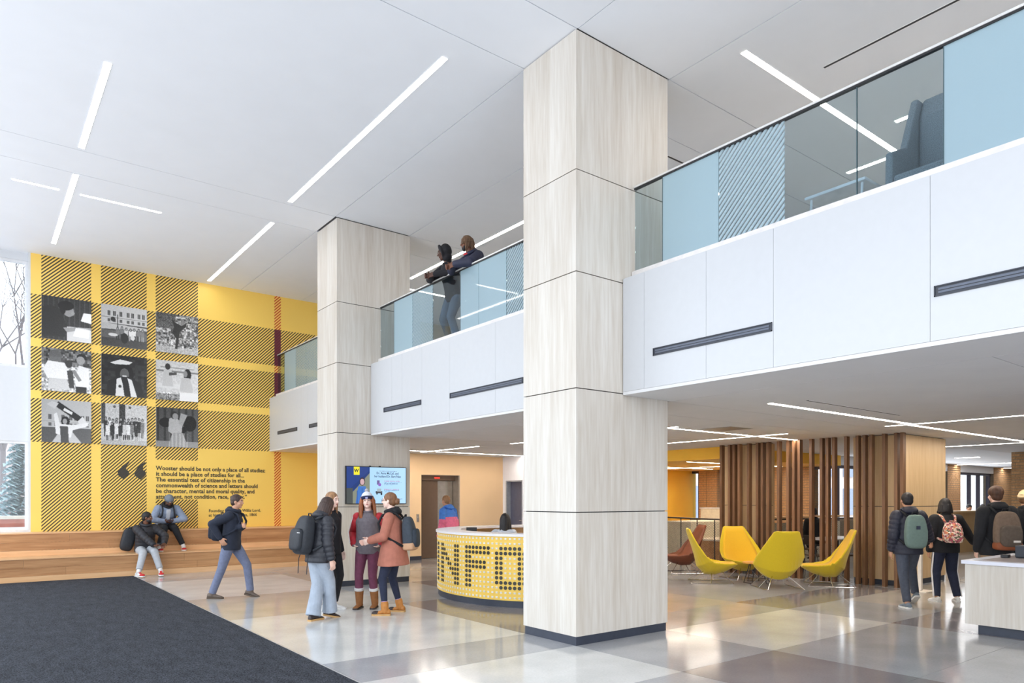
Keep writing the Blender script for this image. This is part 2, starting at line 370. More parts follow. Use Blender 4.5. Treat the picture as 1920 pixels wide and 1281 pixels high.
QM = M('graphic_print_quote', S(62, 58, 50), .6)
for dx in (0, .33):
    pts = [(2.60, 2.20), (2.68, 2.33), (2.80, 2.43), (2.83, 2.42), (2.775, 2.34), (2.76, 2.26), (2.815, 2.22), (2.83, 2.15), (2.72, 2.03), (2.60, 2.13)]
    MB().prism([(a+dx-.03, b) for a, b in pts], 'y', 17.634, 17.6395).build('quote_glyph', QM, q)

# ------------------------------------------------------------------ printed photographs (flat prints painted cell by cell)
N = 120
yy, xx = np.mgrid[0:N, 0:N]; U = (xx+.5)/N; V = 1-(yy+.5)/N
class Pic:
    def __init__(s, v=.5): s.a = np.full((N, N), float(v)); s.rng = np.random.RandomState(3)
    def put(s, mk, v): s.a = np.where(mk, v, s.a); return s
    def d(s, cx, cy, rx, ry, v, r=0):
        c, n = math.cos(r), math.sin(r); u = (U-cx)*c+(V-cy)*n; w = -(U-cx)*n+(V-cy)*c
        return s.put((u/rx)**2+(w/ry)**2 < 1, v)
    def r(s, x0, x1, y0, y1, v): return s.put((U >= x0) & (U < x1) & (V >= y0) & (V < y1), v)
    def p(s, pts, v):
        ins = np.zeros((N, N), bool); n = len(pts)
        for i in range(n):
            (x1, y1), (x2, y2) = pts[i], pts[(i+1) % n]
            if y1 == y2: continue
            ins ^= ((y1 > V) != (y2 > V)) & (U < (x2-x1)*(V-y1)/(y2-y1)+x1)
        return s.put(ins, v)
    def noise(s, amt, cell=1, mk=None):
        k = (N+cell-1)//cell; q = s.rng.rand(k, k).repeat(cell, 0).repeat(cell, 1)[:N, :N]-.5
        s.a = s.a+q*amt*(1 if mk is None else mk); return s
def crowd(P, x0, x1, y, n, h=.3):
    for i in range(n):
        x = x0+(x1-x0)*(i+.5)/n+P.rng.uniform(-.01, .01); yb = y+P.rng.uniform(-.02, .05); sh = P.rng.choice([.15, .45, .8, .9])
        P.p([(x-.035, yb), (x-.045, yb+h*.65), (x+.045, yb+h*.65), (x+.035, yb)], sh); P.r(x-.03, x-.005, yb-.12, yb, P.rng.choice([.15, .6])); P.r(x+.005, x+.03, yb-.12, yb, P.rng.choice([.15, .6]))
        P.d(x, yb+h*.78, .028, .04, .12); P.d(x, yb+h*.76, .02, .03, .6)
def hallb(P, y0, v=.8):
    P.r(0, 1, y0, 1, v)
    for x in (.16, .28, .42, .58, .68, .82, .92): P.r(x-.03, x+.03, y0+.18, y0+.30, .25); P.r(x-.003, x+.003, y0+.18, y0+.3, .7); P.r(x-.03, x+.03, y0+.03, y0+.11, .35)
    P.r(0, 1, y0+.13, y0+.145, .55)
PICS = []
p = Pic(.16); p.noise(.05, 3); p.a += .08*(np.sin(U*60) > .7); p.r(.5, 1, 0, .33, .85); p.p([(.4, .33), (.9, .33), (1, .3), (1, .36)], .6); p.p([(0, .05), (0, .72), (.18, .8), (.38, .72), (.46, .45), (.5, .22), (.45, .08)], .14); p.d(.52, .72, .12, .155, .58, .3); p.d(.48, .82, .16, .11, .06, .1); p.d(.42, .74, .06, .13, .07); p.d(.62, .66, .035, .05, .62); p.p([(.42, .3), (.72, .34), (.74, .27), (.5, .2)], .6); p.p([(.62, .12), (.95, .1), (.97, .3), (.68, .33)], .95); p.p([(.78, .5), (.84, .7), (1, .7), (1, .46)], .97); p.noise(.06); PICS.append((p, 'black-and-white print of a man writing beside a white lamp', 0, 0))
p = Pic(.35); hallb(p, .56); p.r(0, 1, .38, .56, .25); p.p([(0, .40), (1, .46), (1, .52), (0, .56)], .75); p.r(.34, .355, .45, .78, .08); p.d(.25, .66, .05, .06, .2); p.r(0, 1, 0, .2, .22); p.noise(.12); crowd(p, .3, .95, .3, 7, .2); p.d(.5, .22, .08, .13, .12); p.d(.68, .25, .05, .06, .85); p.d(.25, .28, .1, .04, .85); PICS.append((p, 'black-and-white print of students sitting on a lawn before a hall', 1, 0))
p = Pic(.55); p.noise(.6, 6); p.noise(.4, 3); p.r(0, 1, 0, .16, .72); p.r(0, .45, .62, 1, .35); p.noise(.3, 2); p.p([(.36, .9), (.42, .8), (.60, .72), (.72, .82), (.70, .70), (.56, .56), (.54, .42), (.50, .12), (.44, .12), (.47, .38), (.37, .52), (.42, .66)], .15); p.d(.62, .8, .045, .06, .5); p.noise(.1); PICS.append((p, 'black-and-white print of a person leaping on one leg outdoors', 2, 0))
p = Pic(.75); p.noise(.35, 4); p.r(0, 1, .6, 1, .35); p.noise(.5, 5); p.d(.27, .82, .13, .15, .38); p.p([(.15, .8), (.4, .8), (.3, .5), (.16, .56)], .42); p.p([(.02, .5), (.12, .7), (.45, .68), (.56, .45), (.5, .28), (.12, .28)], .96); p.p([(.12, .05), (.14, .3), (.5, .3), (.56, .05)], .82); p.d(.54, .66, .07, .09, .2); p.p([(.5, .5), (.62, .52), (.65, .1), (.55, .1)], .22); p.d(.8, .85, .1, .08, .1); p.d(.78, .77, .085, .1, .6); p.p([(.66, .3), (.74, .65), (.95, .6), (.95, .12), (.68, .14)], .93); p.r(.68, .9, 0, .14, .12); p.p([(.6, .5), (.66, .54), (.8, .3), (.74, .26)], .5); p.noise(.1); PICS.append((p, 'black-and-white print of a girl in white seen from behind in a crowd', 0, 1))
p = Pic(.12); p.noise(.14, 8); p.d(.5, .55, .2, .24, .05); p.d(.5, .54, .1, .15, .34); p.d(.5, .50, .05, .02, .85); p.p([(.18, .8), (.4, .9), (.68, .86), (.6, .79), (.3, .77)], .9); p.p([(.1, 0), (.14, .35), (.36, .48), (.64, .48), (.86, .34), (.95, 0)], .08); p.p([(.3, 0), (.33, .42), (.42, .46), (.46, .3), (.5, 0)], .88); p.p([(.64, 0), (.6, .3), (.56, .46), (.66, .42), (.78, 0)], .88); p.d(.4, .24, .035, .035, .15); p.noise(.05); PICS.append((p, 'black-and-white print of a smiling graduate in cap and stole', 1, 1))
p = Pic(.85); p.noise(.12, 4); p.r(0, 1, .72, .76, .5); p.r(.1, .9, .82, .84, .6); p.r(.0, .6, .3, .42, .9); p.d(.27, .85, .06, .08, .2); p.p([(.14, .35), (.18, .78), (.36, .76), (.4, .35)], .8); p.p([(.3, .7), (.48, .72), (.48, .66), (.3, .62)], .3); p.d(.74, .68, .09, .15, .12); p.d(.69, .7, .05, .08, .55); p.p([(.55, .25), (.6, .6), (.8, .6), (.88, .3), (.85, .22)], .78); p.r(0, .55, 0, .16, .5); p.noise(.5, 3, (V < .2) & (U < .55)); p.r(.55, 1, 0, .22, .95); p.noise(.08); PICS.append((p, 'black-and-white print of two people talking in a bright laboratory', 2, 1))
p = Pic(.3); hallb(p, .35, .72); p.p([(.2, 0), (.4, .34), (.55, .34), (.8, 0)], .75); p.p([(.25, .86), (.33, .96), (.8, .62), (.74, .5)], .1); p.p([(.1, .88), (.2, .96), (.34, .92), (.26, .78)], .8); p.p([(.42, .76), (.45, .82), (.62, .72), (.6, .66)], .9); p.p([(.72, .52), (.82, .64), (.95, .42), (.78, .38)], .85); p.d(.47, .5, .085, .12, .07); p.d(.46, .5, .045, .065, .6); p.p([(.28, .2), (.24, .66), (.3, .7), (.36, .44), (.6, .42), (.95, .5), (.9, .4), (.62, .3), (.58, .12)], .9); p.p([(.38, 0), (.36, .38), (.52, .38), (.54, 0)], .25); p.noise(.07); PICS.append((p, 'black-and-white print of a cheering person holding up a giant candy roll', 0, 2))
p = Pic(.8); p.r(.38, .52, .45, 1, .2); p.r(.0, .08, .5, 1, .3); p.d(.28, .93, .03, .03, .3); p.d(.62, .93, .03, .03, .3); p.r(0, 1, 0, .12, .7); crowd(p, .05, .95, .28, 11, .42); crowd(p, .1, .8, .22, 8, .38); p.noise(.2, 2); PICS.append((p, 'black-and-white print of a large group posing on building steps', 1, 2))
p = Pic(.3); p.a -= .12*(np.sin(U*38) > .5); p.r(0, 1, 0, .15, .55); p.d(.22, .62, .15, .12, .04); p.d(.8, .62, .16, .2, .05); p.d(.62, .45, .1, .08, .05); p.p([(.28, .4), (.3, .72), (.44, .8), (.62, .6), (.6, .36), (.4, .32)], .72); p.d(.42, .82, .09, .1, .15); p.d(.45, .79, .07, .08, .6); p.p([(.52, .6), (.58, .88), (.74, .84), (.62, .55)], .65); p.p([(.28, .02), (.38, .36), (.62, .38), (.76, .02)], .6); p.a += .12*(np.sin(U*70) > 0)*(V < .36)*(U > .3)*(U < .75); p.noise(.15); PICS.append((p, 'black-and-white print of cheerleaders hugging with dark pom-poms', 2, 2))
def photo_mat():
    m = bpy.data.materials.new('monochrome_print'); m.use_nodes = True; nt = m.node_tree; b = nt.nodes['Principled BSDF']; b.inputs['Roughness'].default_value = .45
    a = nt.nodes.new('ShaderNodeVertexColor'); a.layer_name = 'print'; nt.links.new(a.outputs[0], b.inputs['Base Color']); return m
PM = photo_mat()
def soft(a):
    g = np.pad(a, 1, mode='edge'); return (g[:-2, 1:-1]+g[2:, 1:-1]+g[1:-1, :-2]+g[1:-1, 2:]+4*g[1:-1, 1:-1])/8
def paint_grid(name, arr, origin, ux, uz, w, h, mat, parent):
    n, k = arr.shape[:2]; vs = []; o = Vector(origin); ux = Vector(ux); uz = Vector(uz)
    for i in range(n+1):
        for j in range(k+1): vs.append(o+ux*(w*j/k)+uz*(h*(1-i/n)))
    mb = MB(); fs = [(i*(k+1)+j, (i+1)*(k+1)+j, (i+1)*(k+1)+j+1, i*(k+1)+j+1) for i in range(n) for j in range(k)]
    mb.add(vs, fs); ob = mb.build(name, mat, parent)
    at = ob.data.color_attributes.new('print', 'FLOAT_COLOR', 'CORNER'); c = arr.reshape(n*k, -1)
    if c.shape[1] == 1: c = np.repeat(c, 3, 1)
    c = np.clip(c, 0, 1)**2.2; c = np.concatenate([c, np.ones((n*k, 1))], 1); at.data.foreach_set('color', np.repeat(c, 4, 0).ravel()); return ob
for p, lab, i, j in PICS:
    x0 = [1.16, 2.245, 3.33][i]; z1 = [5.87, 4.78, 3.70][j]; t = thing('photo_print', lab, 'photograph', (x0, 17.6, z1-.905), group='black-and-white photographs on the yellow wall')
    box('backing_board', x0+.002, x0+.898, 17.596, 17.639, z1-.903, z1-.002, M('print_board_edge', (.5, .5, .52), .5), t)
    paint_grid('printed_sheet', .06+.9*np.clip(soft(p.a)+.10*(U-.5)-.08*(V-.5), 0, 1), (x0+.002, 17.5955, z1-.903), (1, 0, 0), (0, 0, 1), .896, .901, PM, t)
# ------------------------------------------------------------------ window wall left of the yellow wall
w1 = thing('wall_window', None, None, kind='structure')
WP = M('white_wall_cool', (.68, .70, .73), .6, var=.01)
box('spandrel', -2.2, .975, 17.74, 17.95, 2.80, 4.33, WP, w1); box('lintel', -2.2, .975, 17.74, 17.95, 6.55, ZC+.03, WP, w1)
box('sill_wall', -2.2, .975, 17.74, 17.95, 0, .96, WP, w1); box('sill', -2.2, .975, 17.64, 17.95, .916, .965, WHITEF, w1)
box('jamb', .935, .975, 17.64, 17.95, .965, ZC, WP, w1)
for nm, z0, z1 in (('window_1', 4.33, 6.55), ('window_2', .96, 2.80)):
    w = thing(nm, 'upper tall window at far left' if nm == 'window_1' else 'lower window at far left with a spruce outside', None, kind='structure')
    box('frame', .885, .935, 17.76, 17.84, z0, z1, WHITEF, w); box('frame', -2.2, .885, 17.76, 17.84, z0, z0+.055, WHITEF, w); box('frame', -2.2, .885, 17.76, 17.84, z1-.055, z1, WHITEF, w)
    for a, b in ((-2.2, -.62), (-.58, .885)): box('pane', a, b, 17.79, 17.80, z0+.055, z1-.055, GWIN, w)
    box('frame', -.62, -.58, 17.76, 17.84, z0+.055, z1-.055, WHITEF, w)
# glazed entrance side (out of the picture, gives the daylight)
wlft = thing('wall_left', None, None, kind='structure')
for k in range(9): box('mullion', -2.25, -2.15, -6+k*2.96, -5.92+k*2.96, 0, ZC, MULL, wlft)
box('transom', -2.25, -2.15, -6, 17.9, 2.9, 3.0, MULL, wlft); box('transom', -2.25, -2.15, -6, 17.9, 6.45, ZC, WP, wlft)
wb = MB().box(-2.3, 2, -6.2, -6, 0, ZC).box(9, 36, -6.2, -6, 0, ZC).box(2, 9, -6.2, -6, 6.3, ZC).box(35.9, 36.1, -6, 11, 0, 4.2).box(14.9, 15.1, -6, 18, 4.12, ZC).box(7.6, 15, 17.64, 17.9, 4.12, ZC).build('wall_back', WP); tag(wb, kind='structure')

# ------------------------------------------------------------------ outside, seen through the left windows
gd = box('ground_outside', -60, 40, 18.2, 90, -.35, -.3, M('winter_lawn', S(226, 228, 234), .95, var=.12, vs=.8)); tag(gd, kind='structure')
random.seed(5)
def spruce(x, y, h, r, lab):
    t = thing('spruce_tree', lab, 'tree', (x, y, -.3)); NE = M('spruce_needles', S(176, 196, 200), .9, var=.3, vs=9)
    MB().tube([(x, y, -.3), (x, y, h)], [.16, .02], 8).build('trunk', M('bark', S(92, 80, 70), .9), t)
    mb = MB(); zz = .3
    while zz < h:
        R = r*(1-zz/h)**.8; n = 13
        for k in range(n):
            a = 2*PI*(k+random.random()*.6)/n; L = R*random.uniform(.8, 1.1); d = Vector((math.cos(a), math.sin(a), 0))
            for q in range(6):
                f = (q+.6)/6.2; c = Vector((x, y, zz-.35*f*f*L))+d*L*f; s_ = .16*(1.2-f)+.06; w_ = Vector((-d.y, d.x, 0))
                for sg in (-1, 1): mb.add([c-d*s_*.4, c+d*s_*.9+w_*sg*s_*2.1+Vector((0, 0, -.10)), c+d*s_*1.1], [(0, 1, 2)])
                mb.add([c-w_*s_*.5, c+w_*s_*.5, c+d*s_*1.6+Vector((0, 0, .05))], [(0, 1, 2)])
        zz += .19
    f = mb.build('needle_foliage', NE, t); f['kind'] = 'stuff'
spruce(1.35, 24.2, 4.6, 1.15, 'blue-green spruce tree outside the lower left window')
def bare(x, y, h, lab, seed=1):
    random.seed(seed); t = thing('bare_tree', lab, 'tree', (x, y, -.3)); BK = M('bare_bark', S(120, 112, 112), .9)
    mb = MB(); tw = MB()
    def grow(p, d, L, r, lv):
        q = p+d*L; (mb if lv < 2 else tw).tube([p, q], [r, r*.7], 5 if lv < 2 else 3, caps=False)
        if lv >= 7: return
        for k in range(3 if lv < 4 else 2):
            nd = (d+Vector((random.uniform(-.75, .75), random.uniform(-.75, .75), random.uniform(-.05, .5)))).normalized(); grow(q, nd, L*random.uniform(.62, .8), r*.62, lv+1)
    grow(Vector((x, y, -.3)), Vector((0, 0, 1)), h*.3, .13, 0)
    mb.build('trunk', BK, t); f = tw.build('twigs', BK, t); f['kind'] = 'stuff'
bare(.85, 29.5, 11.8, 'leafless tree outside the upper left window', 4); bare(-7.0, 34, 12, 'leafless tree farther left outside the upper window', 9)
REDB = M('red_brick_far', S(176, 112, 100), .9, var=.2, vs=4)
bl = thing('brick_building', 'red brick building across the lawn behind the spruce', 'building', (-4, 40, -.3))
box('wall', -14, 4.2, 40, 50, -.3, 5.5, M('far_facade', S(196, 176, 168), .9, var=.12, vs=2), bl); box('base_course', -14.1, 4.3, 39.8, 40, -.3, 1.0, REDB, bl); box('roof', -14.3, 4.5, 39.6, 50.2, 5.5, 5.8, M('far_roof', S(150, 150, 156), .8), bl)
for k in range(8): box('window', -13+k*2.1, -12+k*2.1, 39.9, 40.0, 2.0, 4.2, M('far_window', S(96, 108, 128), .3), bl)
fw = thing('garden_wall', 'low red brick garden wall outside the lower left window', 'wall', (0, 21.4, -.3))
box('masonry', -6, 5, 21.3, 21.55, -.3, 1.1, REDB, fw); box('coping', -6.05, 5.05, 21.26, 21.6, 1.1, 1.18, M('stone_coping', S(200, 196, 190), .8), fw)

# ------------------------------------------------------------------ stepped oak bench
bn = thing('stepped_bench', 'long two-tier oak seating steps below the yellow wall', 'bench', (3, 17, 0))
random.seed(3)
def planks(y, z0, z1, cuts_off):
    zm = z0+(z1-z0)*.48; L = [(z0, zm-.001), (zm+.001, z1)]
    for r_, (a, b) in enumerate(L):
        x = -2.2; first = random.uniform(.8, 2.0)
        while x < 7.44:
            x2 = min(7.44, x+(first if x == -2.2 else random.uniform(2.1, 3.0))); box('plank', x+.0012, x2-.0012, y, y+.02, a, b, OAKX, bn); x = x2
planks(16.335, .115, .435, 0); planks(17.015, .57, .895, 0)
box('toe_board', -2.2, 7.44, 16.315, 16.355, .0, .112, OAKE, bn); box('toe_board', -2.2, 7.44, 16.985, 17.035, .458, .567, OAKE, bn)
x = -2.2
while x < 7.4:
    x2 = min(7.44, x+2.413); box('seat_board', x+.001, x2-.001, 16.318, 17.03, .437, .458, OAKE, bn); box('seat_board', x+.001, x2-.001, 16.998, 17.637, .896, .916, OAKE, bn); x = x2

# ------------------------------------------------------------------ wood-clad columns
def column(lab, x0, x1, y0, y1, joints, mt, top):
    t = thing('clad_column', lab, 'column', ((x0+x1)/2, (y0+y1)/2, 0)); i = .024
    box('core', x0+i, x1-i, y0+i, y1-i, 0, top, DARKGAP, t); box('kick_plate', x0+.014, x1-.014, y0+.014, y1-.014, 0, .10, KICK, t)
    J = [.10]+joints+[top]; g = .0055; c = .0012
    for a, b in zip(J[:-1], J[1:]):
        za, zb = a+g, b-g
        if a == .10: za = a
        if b == top: zb = b-.012
        box('panel', x0, x0+.022, y0+.001, y1-.001, za, zb, mt, t); box('panel', x1-.022, x1, y0+.001, y1-.001, za, zb, mt, t)
        box('panel', x0+.0228, x1-.0228, y0, y0+.022, za, zb, mt, t); box('panel', x0+.0228, x1-.0228, y1-.022, y1, za, zb, mt, t)
    return t
JJ = [1.454, 2.808, 4.078, 5.187]
column('near tall bleached-wood column in the middle of the hall', 5.199, 6.71, 5.609, 6.527, JJ, CLAD, ZC)
column('farther tall bleached-wood column with a wall screen on it', 5.25, 6.755, 12.02, 12.92, JJ, CLAD, ZC)
column('golden wood column at the right end of the slat screen', 13.44, 15.25, 5.76, 6.69, [1.462], OAKV, 2.79)
column('thin golden wood pilaster behind the left end of the slat screen', 13.44, 13.62, 8.47, 9.65, [1.462], OAKV, 2.79)

# ------------------------------------------------------------------ balcony: slab, soffit, fascia, vents
bal = thing('balcony', 'white panelled balcony edge crossing the hall above the ground floor', 'balcony', (6, 5, 2.79))
segs = [(-6, 5.600), (6.535, 12.010), (12.93, 17.638)]
SL_ = M('slab_grey', (.4, .4, .41), .9)
upf = thing('floor_upper', None, None, kind='structure')
for a, b in segs: box('slab', 5.945, 6.765, a, b, 2.83, 4.10, SL_, upf)
box('slab', 6.765, 14.85, -6, 17.638, 2.83, 4.10, SL_, upf); box('slab', 14.85, 36, -6, 11, 2.83, 4.10, SL_, upf); box('slab', 14.85, 20, 11, 15.2, 2.83, 4.1, SL_, upf)
soff = thing('ceiling_lower', 'low ceiling under the balcony', None, kind='structure')
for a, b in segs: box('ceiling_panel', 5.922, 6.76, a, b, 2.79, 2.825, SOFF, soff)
sxs = [6.768, 9.39, 12.07, 15.0, 18.5, 22.0, 29, 36]; sys_ = [-6, -1.2, 2.2, 5.609, 6.52, 9.0, 11.72, 13.1, 17.637]
for i in range(len(sxs)-1):
    for j in range(len(sys_)-1):
        if sxs[i] > 15.5 and sys_[j] > 9.5: continue
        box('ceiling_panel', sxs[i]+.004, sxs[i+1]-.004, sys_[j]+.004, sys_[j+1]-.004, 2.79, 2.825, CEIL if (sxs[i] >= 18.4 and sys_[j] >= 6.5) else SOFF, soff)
FY = [[-6, -4.4, -3.05, -1.7, -.35, 1.0, 2.345, 3.695, 4.45, 5.279, 5.60], [6.535, 8.072, 9.283, 10.135, 10.808, 11.185, 12.01], [12.93, 15.121, 15.503, 17.638]]
for Y_ in FY:
    for a, b in zip(Y_[:-1], Y_[1:]): box('fascia_panel', 5.92, 5.94, a+.0016, b-.0016, 2.827, 4.12, PANELW, bal)
for a, b in segs: box('ledge', 5.945, 6.20, a, b, 4.10, 4.135, PANELW, bal)
box('floor_finish', 6.2, 14.9, -6, 17.638, 4.10, 4.12, M('upper_carpet', S(200, 196, 192), .9), upf)
VM = M('vent_black', (.03, .035, .05), .4); VS = M('vent_slat_grey', S(92, 98, 112), .4, metal=.3)
def vent(lab, y0, y1):
    t = thing('linear_vent', lab, 'air vent', (5.92, (y0+y1)/2, 3.2), group='black slot vents in the balcony edge')
    z0, z1 = 3.166, 3.25; box('backing', 5.917, 5.9195, y0, y1, z0, z1, VM, t)
    MB().box(5.91, 5.917, y0, y1, z1-.009, z1).box(5.91, 5.917, y0, y1, z0, z0+.009).box(5.91, 5.917, y0, y0+.008, z0, z1).box(5.91, 5.917, y1-.008, y1, z0, z1).build('frame', VM, t)
    for k in (0, 1): box('slat', 5.9125, 5.9168, y0+.03, y1-.03, 3.188+k*.024, 3.205+k*.024, VS, t)
vent('black slot vent at the right edge of the picture in the balcony front', .87, 2.315); vent('black slot vent just right of the near column', 3.706, 5.148)
vent('black slot vent below the leaning men, touching the near column', 7.43, 9.268); vent('short black slot vent right of the far column', 10.153, 11.484)
vent('small slot vent left of the far column, half hidden by it', 13.6, 15.028); vent('leftmost slot vent, next to the yellow wall', 15.749, 17.038)

# ------------------------------------------------------------------ glass railings
RAILM = M('rail_satin', (.78, .77, .75), .3, metal=.3); GE = M('glass_edge', S(70, 92, 98), .2)
def railing(lab, y0, y1, panes):
    t = thing('glass_railing', lab, 'railing', (6.125, (y0+y1)/2, 4.135))
    box('base_shoe', 6.07, 6.18, y0, y1, 4.135, 4.235, M('shoe_white', S(226, 222, 220), .5), t)
    box('handrail', 6.10, 6.15, y0, y1, 5.212, 5.232, RAILM, t); box('rail_channel', 6.108, 6.142, y0, y1, 5.195, 5.212, BLACK, t)
    for a, b, m_ in panes:
        box('glass_pane', 6.119, 6.131, a+.004, b-.004, 4.235, 5.197, m_, t, props={'label': {'frosted_blue_film': 'frosted pale blue pane', 'striped_film': 'pane with diagonal white stripes', 'clear_glass': 'clear pane'}[m_.name]})
        if m_ is GCLEAR: box('pane_edge', 6.117, 6.133, a-.003, a+.003, 4.235, 5.197, GE, t)
C_, F_, T_ = GCLEAR, GFROST, GSTRIPE
railing('glass railing above the right balcony, running from the near column', -6, 5.60, [(5.187, 5.60, C_), (4.445, 5.187, F_), (3.70, 4.445, T_), (3.016, 3.70, C_), (2.325, 3.016, C_), (.9, 2.325, F_), (-.6, .9, C_), (-2.1, -.6, T_), (-3.6, -2.1, C_), (-6, -3.6, F_)])
railing('glass railing between the two tall columns, men leaning on it', 6.535, 12.01, [(11.473, 12.01, C_), (10.798, 11.473, F_), (10.117, 10.798, T_), (9.277, 10.117, C_), (8.777, 9.277, F_), (8.078, 8.777, F_), (7.4, 8.078, T_), (6.535, 7.4, C_)])
railing('short glass railing at the yellow wall, left of the far column', 12.93, 17.62, [(17.134, 17.62, C_), (16.38, 17.134, F_), (15.742, 16.38, T_), (14.9, 15.742, T_), (14.1, 14.9, C_), (12.93, 14.1, F_)])

# upstairs furniture seen through the glass
TW = M('grey_tweed', S(132, 140, 146), .95, var=.35, vs=160, bump=.5)
hb = thing('high_back_chair', 'tall grey tweed wing chair standing behind the upper right glass railing', 'chair', (7.0, 2.62, 4.12))
def slab_prism(mb, prof, y0, y1): mb.prism(prof, 'y', y0, y1)
m_ = MB(); m_.prism([(7.30, 4.45), (7.42, 4.45), (7.50, 5.50), (7.40, 5.52), (7.30, 5.3)], 'y', 2.2, 3.0); m_.build('backrest', TW, hb, bevel=.03)
for y in (2.14, 3.0): m_ = MB().prism([(6.75, 4.45), (7.40, 4.42), (7.48, 5.50), (7.30, 5.50), (7.05, 4.95), (6.76, 4.82)], 'y', y, y+.07); m_.build('wing', TW, hb, bevel=.02)
box('seat', 6.76, 7.34, 2.2, 3.0, 4.42, 4.60, TW, hb, bevel=.03)
for a, b in ((6.82, 2.22), (6.82, 2.98), (7.34, 2.22), (7.34, 2.98)): MB().tube([(a, b, 4.42), (a, b, 4.122)], .014).build('leg', BLACK, hb)
tb = thing('side_table', 'white tube-frame table behind the upper right glass railing', 'table', (6.9, 3.5, 4.12))
box('tabletop', 6.55, 7.1, 3.15, 3.75, 4.56, 4.59, WHITEF, tb, bevel=.008)
for y in (3.2, 3.7): MB().tube([(6.6, y, 4.56), (6.55, y, 4.135), (7.1, y, 4.135), (7.05, y, 4.56)], .012).build('leg', WHITEF, tb)

# ------------------------------------------------------------------ lower lights
LG = 'strip lights in the low ceiling'
ZL = 2.79
strip(SL, 'bright strip light starting low ceiling just under right balcony edge', 'x', 7.87, 11.76, 4.95, ZL, m=LEDW)
strip(SL, 'strip light crossing the low ceiling toward the right edge of picture', 'y', 1.0, 5.36, 11.83, ZL, m=LEDW)
strip(SL, 'strip light continuing right past the golden column on low ceiling', 'x', 11.92, 17.4, 5.02, ZL, m=LEDW)
strip(SL, 'strip light beside the near column on low ceiling, upper arm of the crossing', 'x', 8.6, 11.63, 7.71, ZL, m=LEDW)
strip(SL, 'strip light beside the near column on low ceiling, lower arm of the crossing', 'y', 7.07, 12.0, 11.76, ZL, m=LEDW)
strip(SL, 'short strip light ending above the slat screen', 'x', 11.93, 13.19, 7.71, ZL, m=LEDW)
strip(SL, 'thin strip light on low ceiling right of the golden column', 'y', 4.6, 7.2, 17.55, ZL, m=LEDW)
strip(SL, 'short strip light above elevator, at the far column edge', 'x', 7.8, 9.0, 15.15, ZL, m=LEDW)
strip(SL, 'diagonal strip light on low ceiling above the elevator', 'y', 13.03, 15.54, 9.06, ZL, m=LEDW)
strip(SL, 'long strip light running along the top of the beige elevator wall', 'x', 9.28, 12.6, 15.15, ZL, m=LEDW)
strip(SL, 'short strip light on low ceiling above the information desk', 'y', 7.5, 11.98, 9.2, ZL, m=LEDW)
hatch = thing('access_hatch', 'square metal access panel in low ceiling right of the near column', 'ceiling panel', (10.1, 7.2, ZL))
box('hatch_door', 9.82, 10.42, 6.92, 7.5, ZL-.006, ZL-.0005, M('hatch_metal', (.42, .42, .42), .35, metal=.7), hatch); box('hatch_frame', 9.80, 10.44, 6.90, 7.52, ZL-.003, ZL-.0004, M('hatch_rim', (.6, .6, .6), .5), hatch)

# ------------------------------------------------------------------ elevator wall, white door wall
we = MB(); we.box(7.45, 9.388, 16.1, 16.3, 0, 2.789).box(10.60, 12.07, 16.1, 16.3, 0, 2.789).box(9.388, 10.60, 16.1, 16.3, 2.242, 2.789).box(7.45, 7.6, 16.3, 17.64, 0, 2.789); tag(we.build('wall_elevator', BEIGE), kind='structure')
bb = MB().box(7.44, 9.386, 16.085, 16.099, 0, .10).box(10.6, 12.06, 16.085, 16.099, 0, .10).build('baseboard_elevator', KICK); tag(bb, kind='structure')
el = thing('elevator', 'closed bronze steel elevator doors set in the beige wall', 'elevator', (10, 16.2, 0))
BR = M('bronze_steel', S(128, 108, 92), .3, metal=.8, var=.03)
box('door_panel', 9.40, 10.05, 16.36, 16.40, 0.01, 2.09, BR, el); box('door_panel', 10.058, 10.55, 16.40, 16.44, 0.01, 2.09, M('bronze_steel_light', S(176, 170, 160), .25, metal=.85), el)
box('frame', 9.389, 9.40, 16.1, 16.45, 0, 2.24, BR, el); box('frame', 10.56, 10.599, 16.1, 16.45, 0, 2.24, M('jamb_steel', S(170, 158, 146), .3, metal=.7), el); box('header', 9.40, 10.56, 16.28, 16.45, 2.10, 2.24, BR, el)
box('indicator', 9.90, 10.06, 16.272, 16.28, 2.15, 2.19, M('red_indicator', S(170, 30, 24), .4, emit=(1, .05, .03), es=1.2), el); box('shaft_back', 9.39, 10.6, 16.45, 16.5, 0, 2.24, DARKGAP, el)
cp = thing('call_panel', 'small steel elevator call button plate on the beige wall', 'button panel', (9.27, 16.09, 1.1)); box('plate', 9.24, 9.31, 16.088, 16.0995, 1.0, 1.2, STEEL, cp); box('button', 9.263, 9.287, 16.082, 16.088, 1.11, 1.135, M('button_white', (.8, .8, .8), .4), cp)
wd = MB(); wd.box(12.07, 12.25, 15.95, 16.099, 0, 2.789).box(12.07, 12.25, 12.5, 15.20, 0, 2.789).box(12.07, 12.25, 15.20, 15.95, 2.12, 2.789).box(12.25, 13.5, 12.5, 12.7, 0, 2.789).box(13.4, 13.5, 12.7, 15.0, 0, 2.789); tag(wd.build('wall_door', M('white_wall_bluish', S(238, 240, 250), .6, var=.01)), kind='structure')
dr = thing('door_1', 'dark slate door in a grey frame in the white wall', None, kind='structure')
MB().box(12.06, 12.3, 15.905, 15.95, 0, 2.12).box(12.06, 12.3, 15.2, 15.225, 0, 2.12).box(12.06, 12.3, 15.225, 15.905, 2.09, 2.12).build('frame', M('grey_door_frame', S(150, 156, 166), .4), dr)
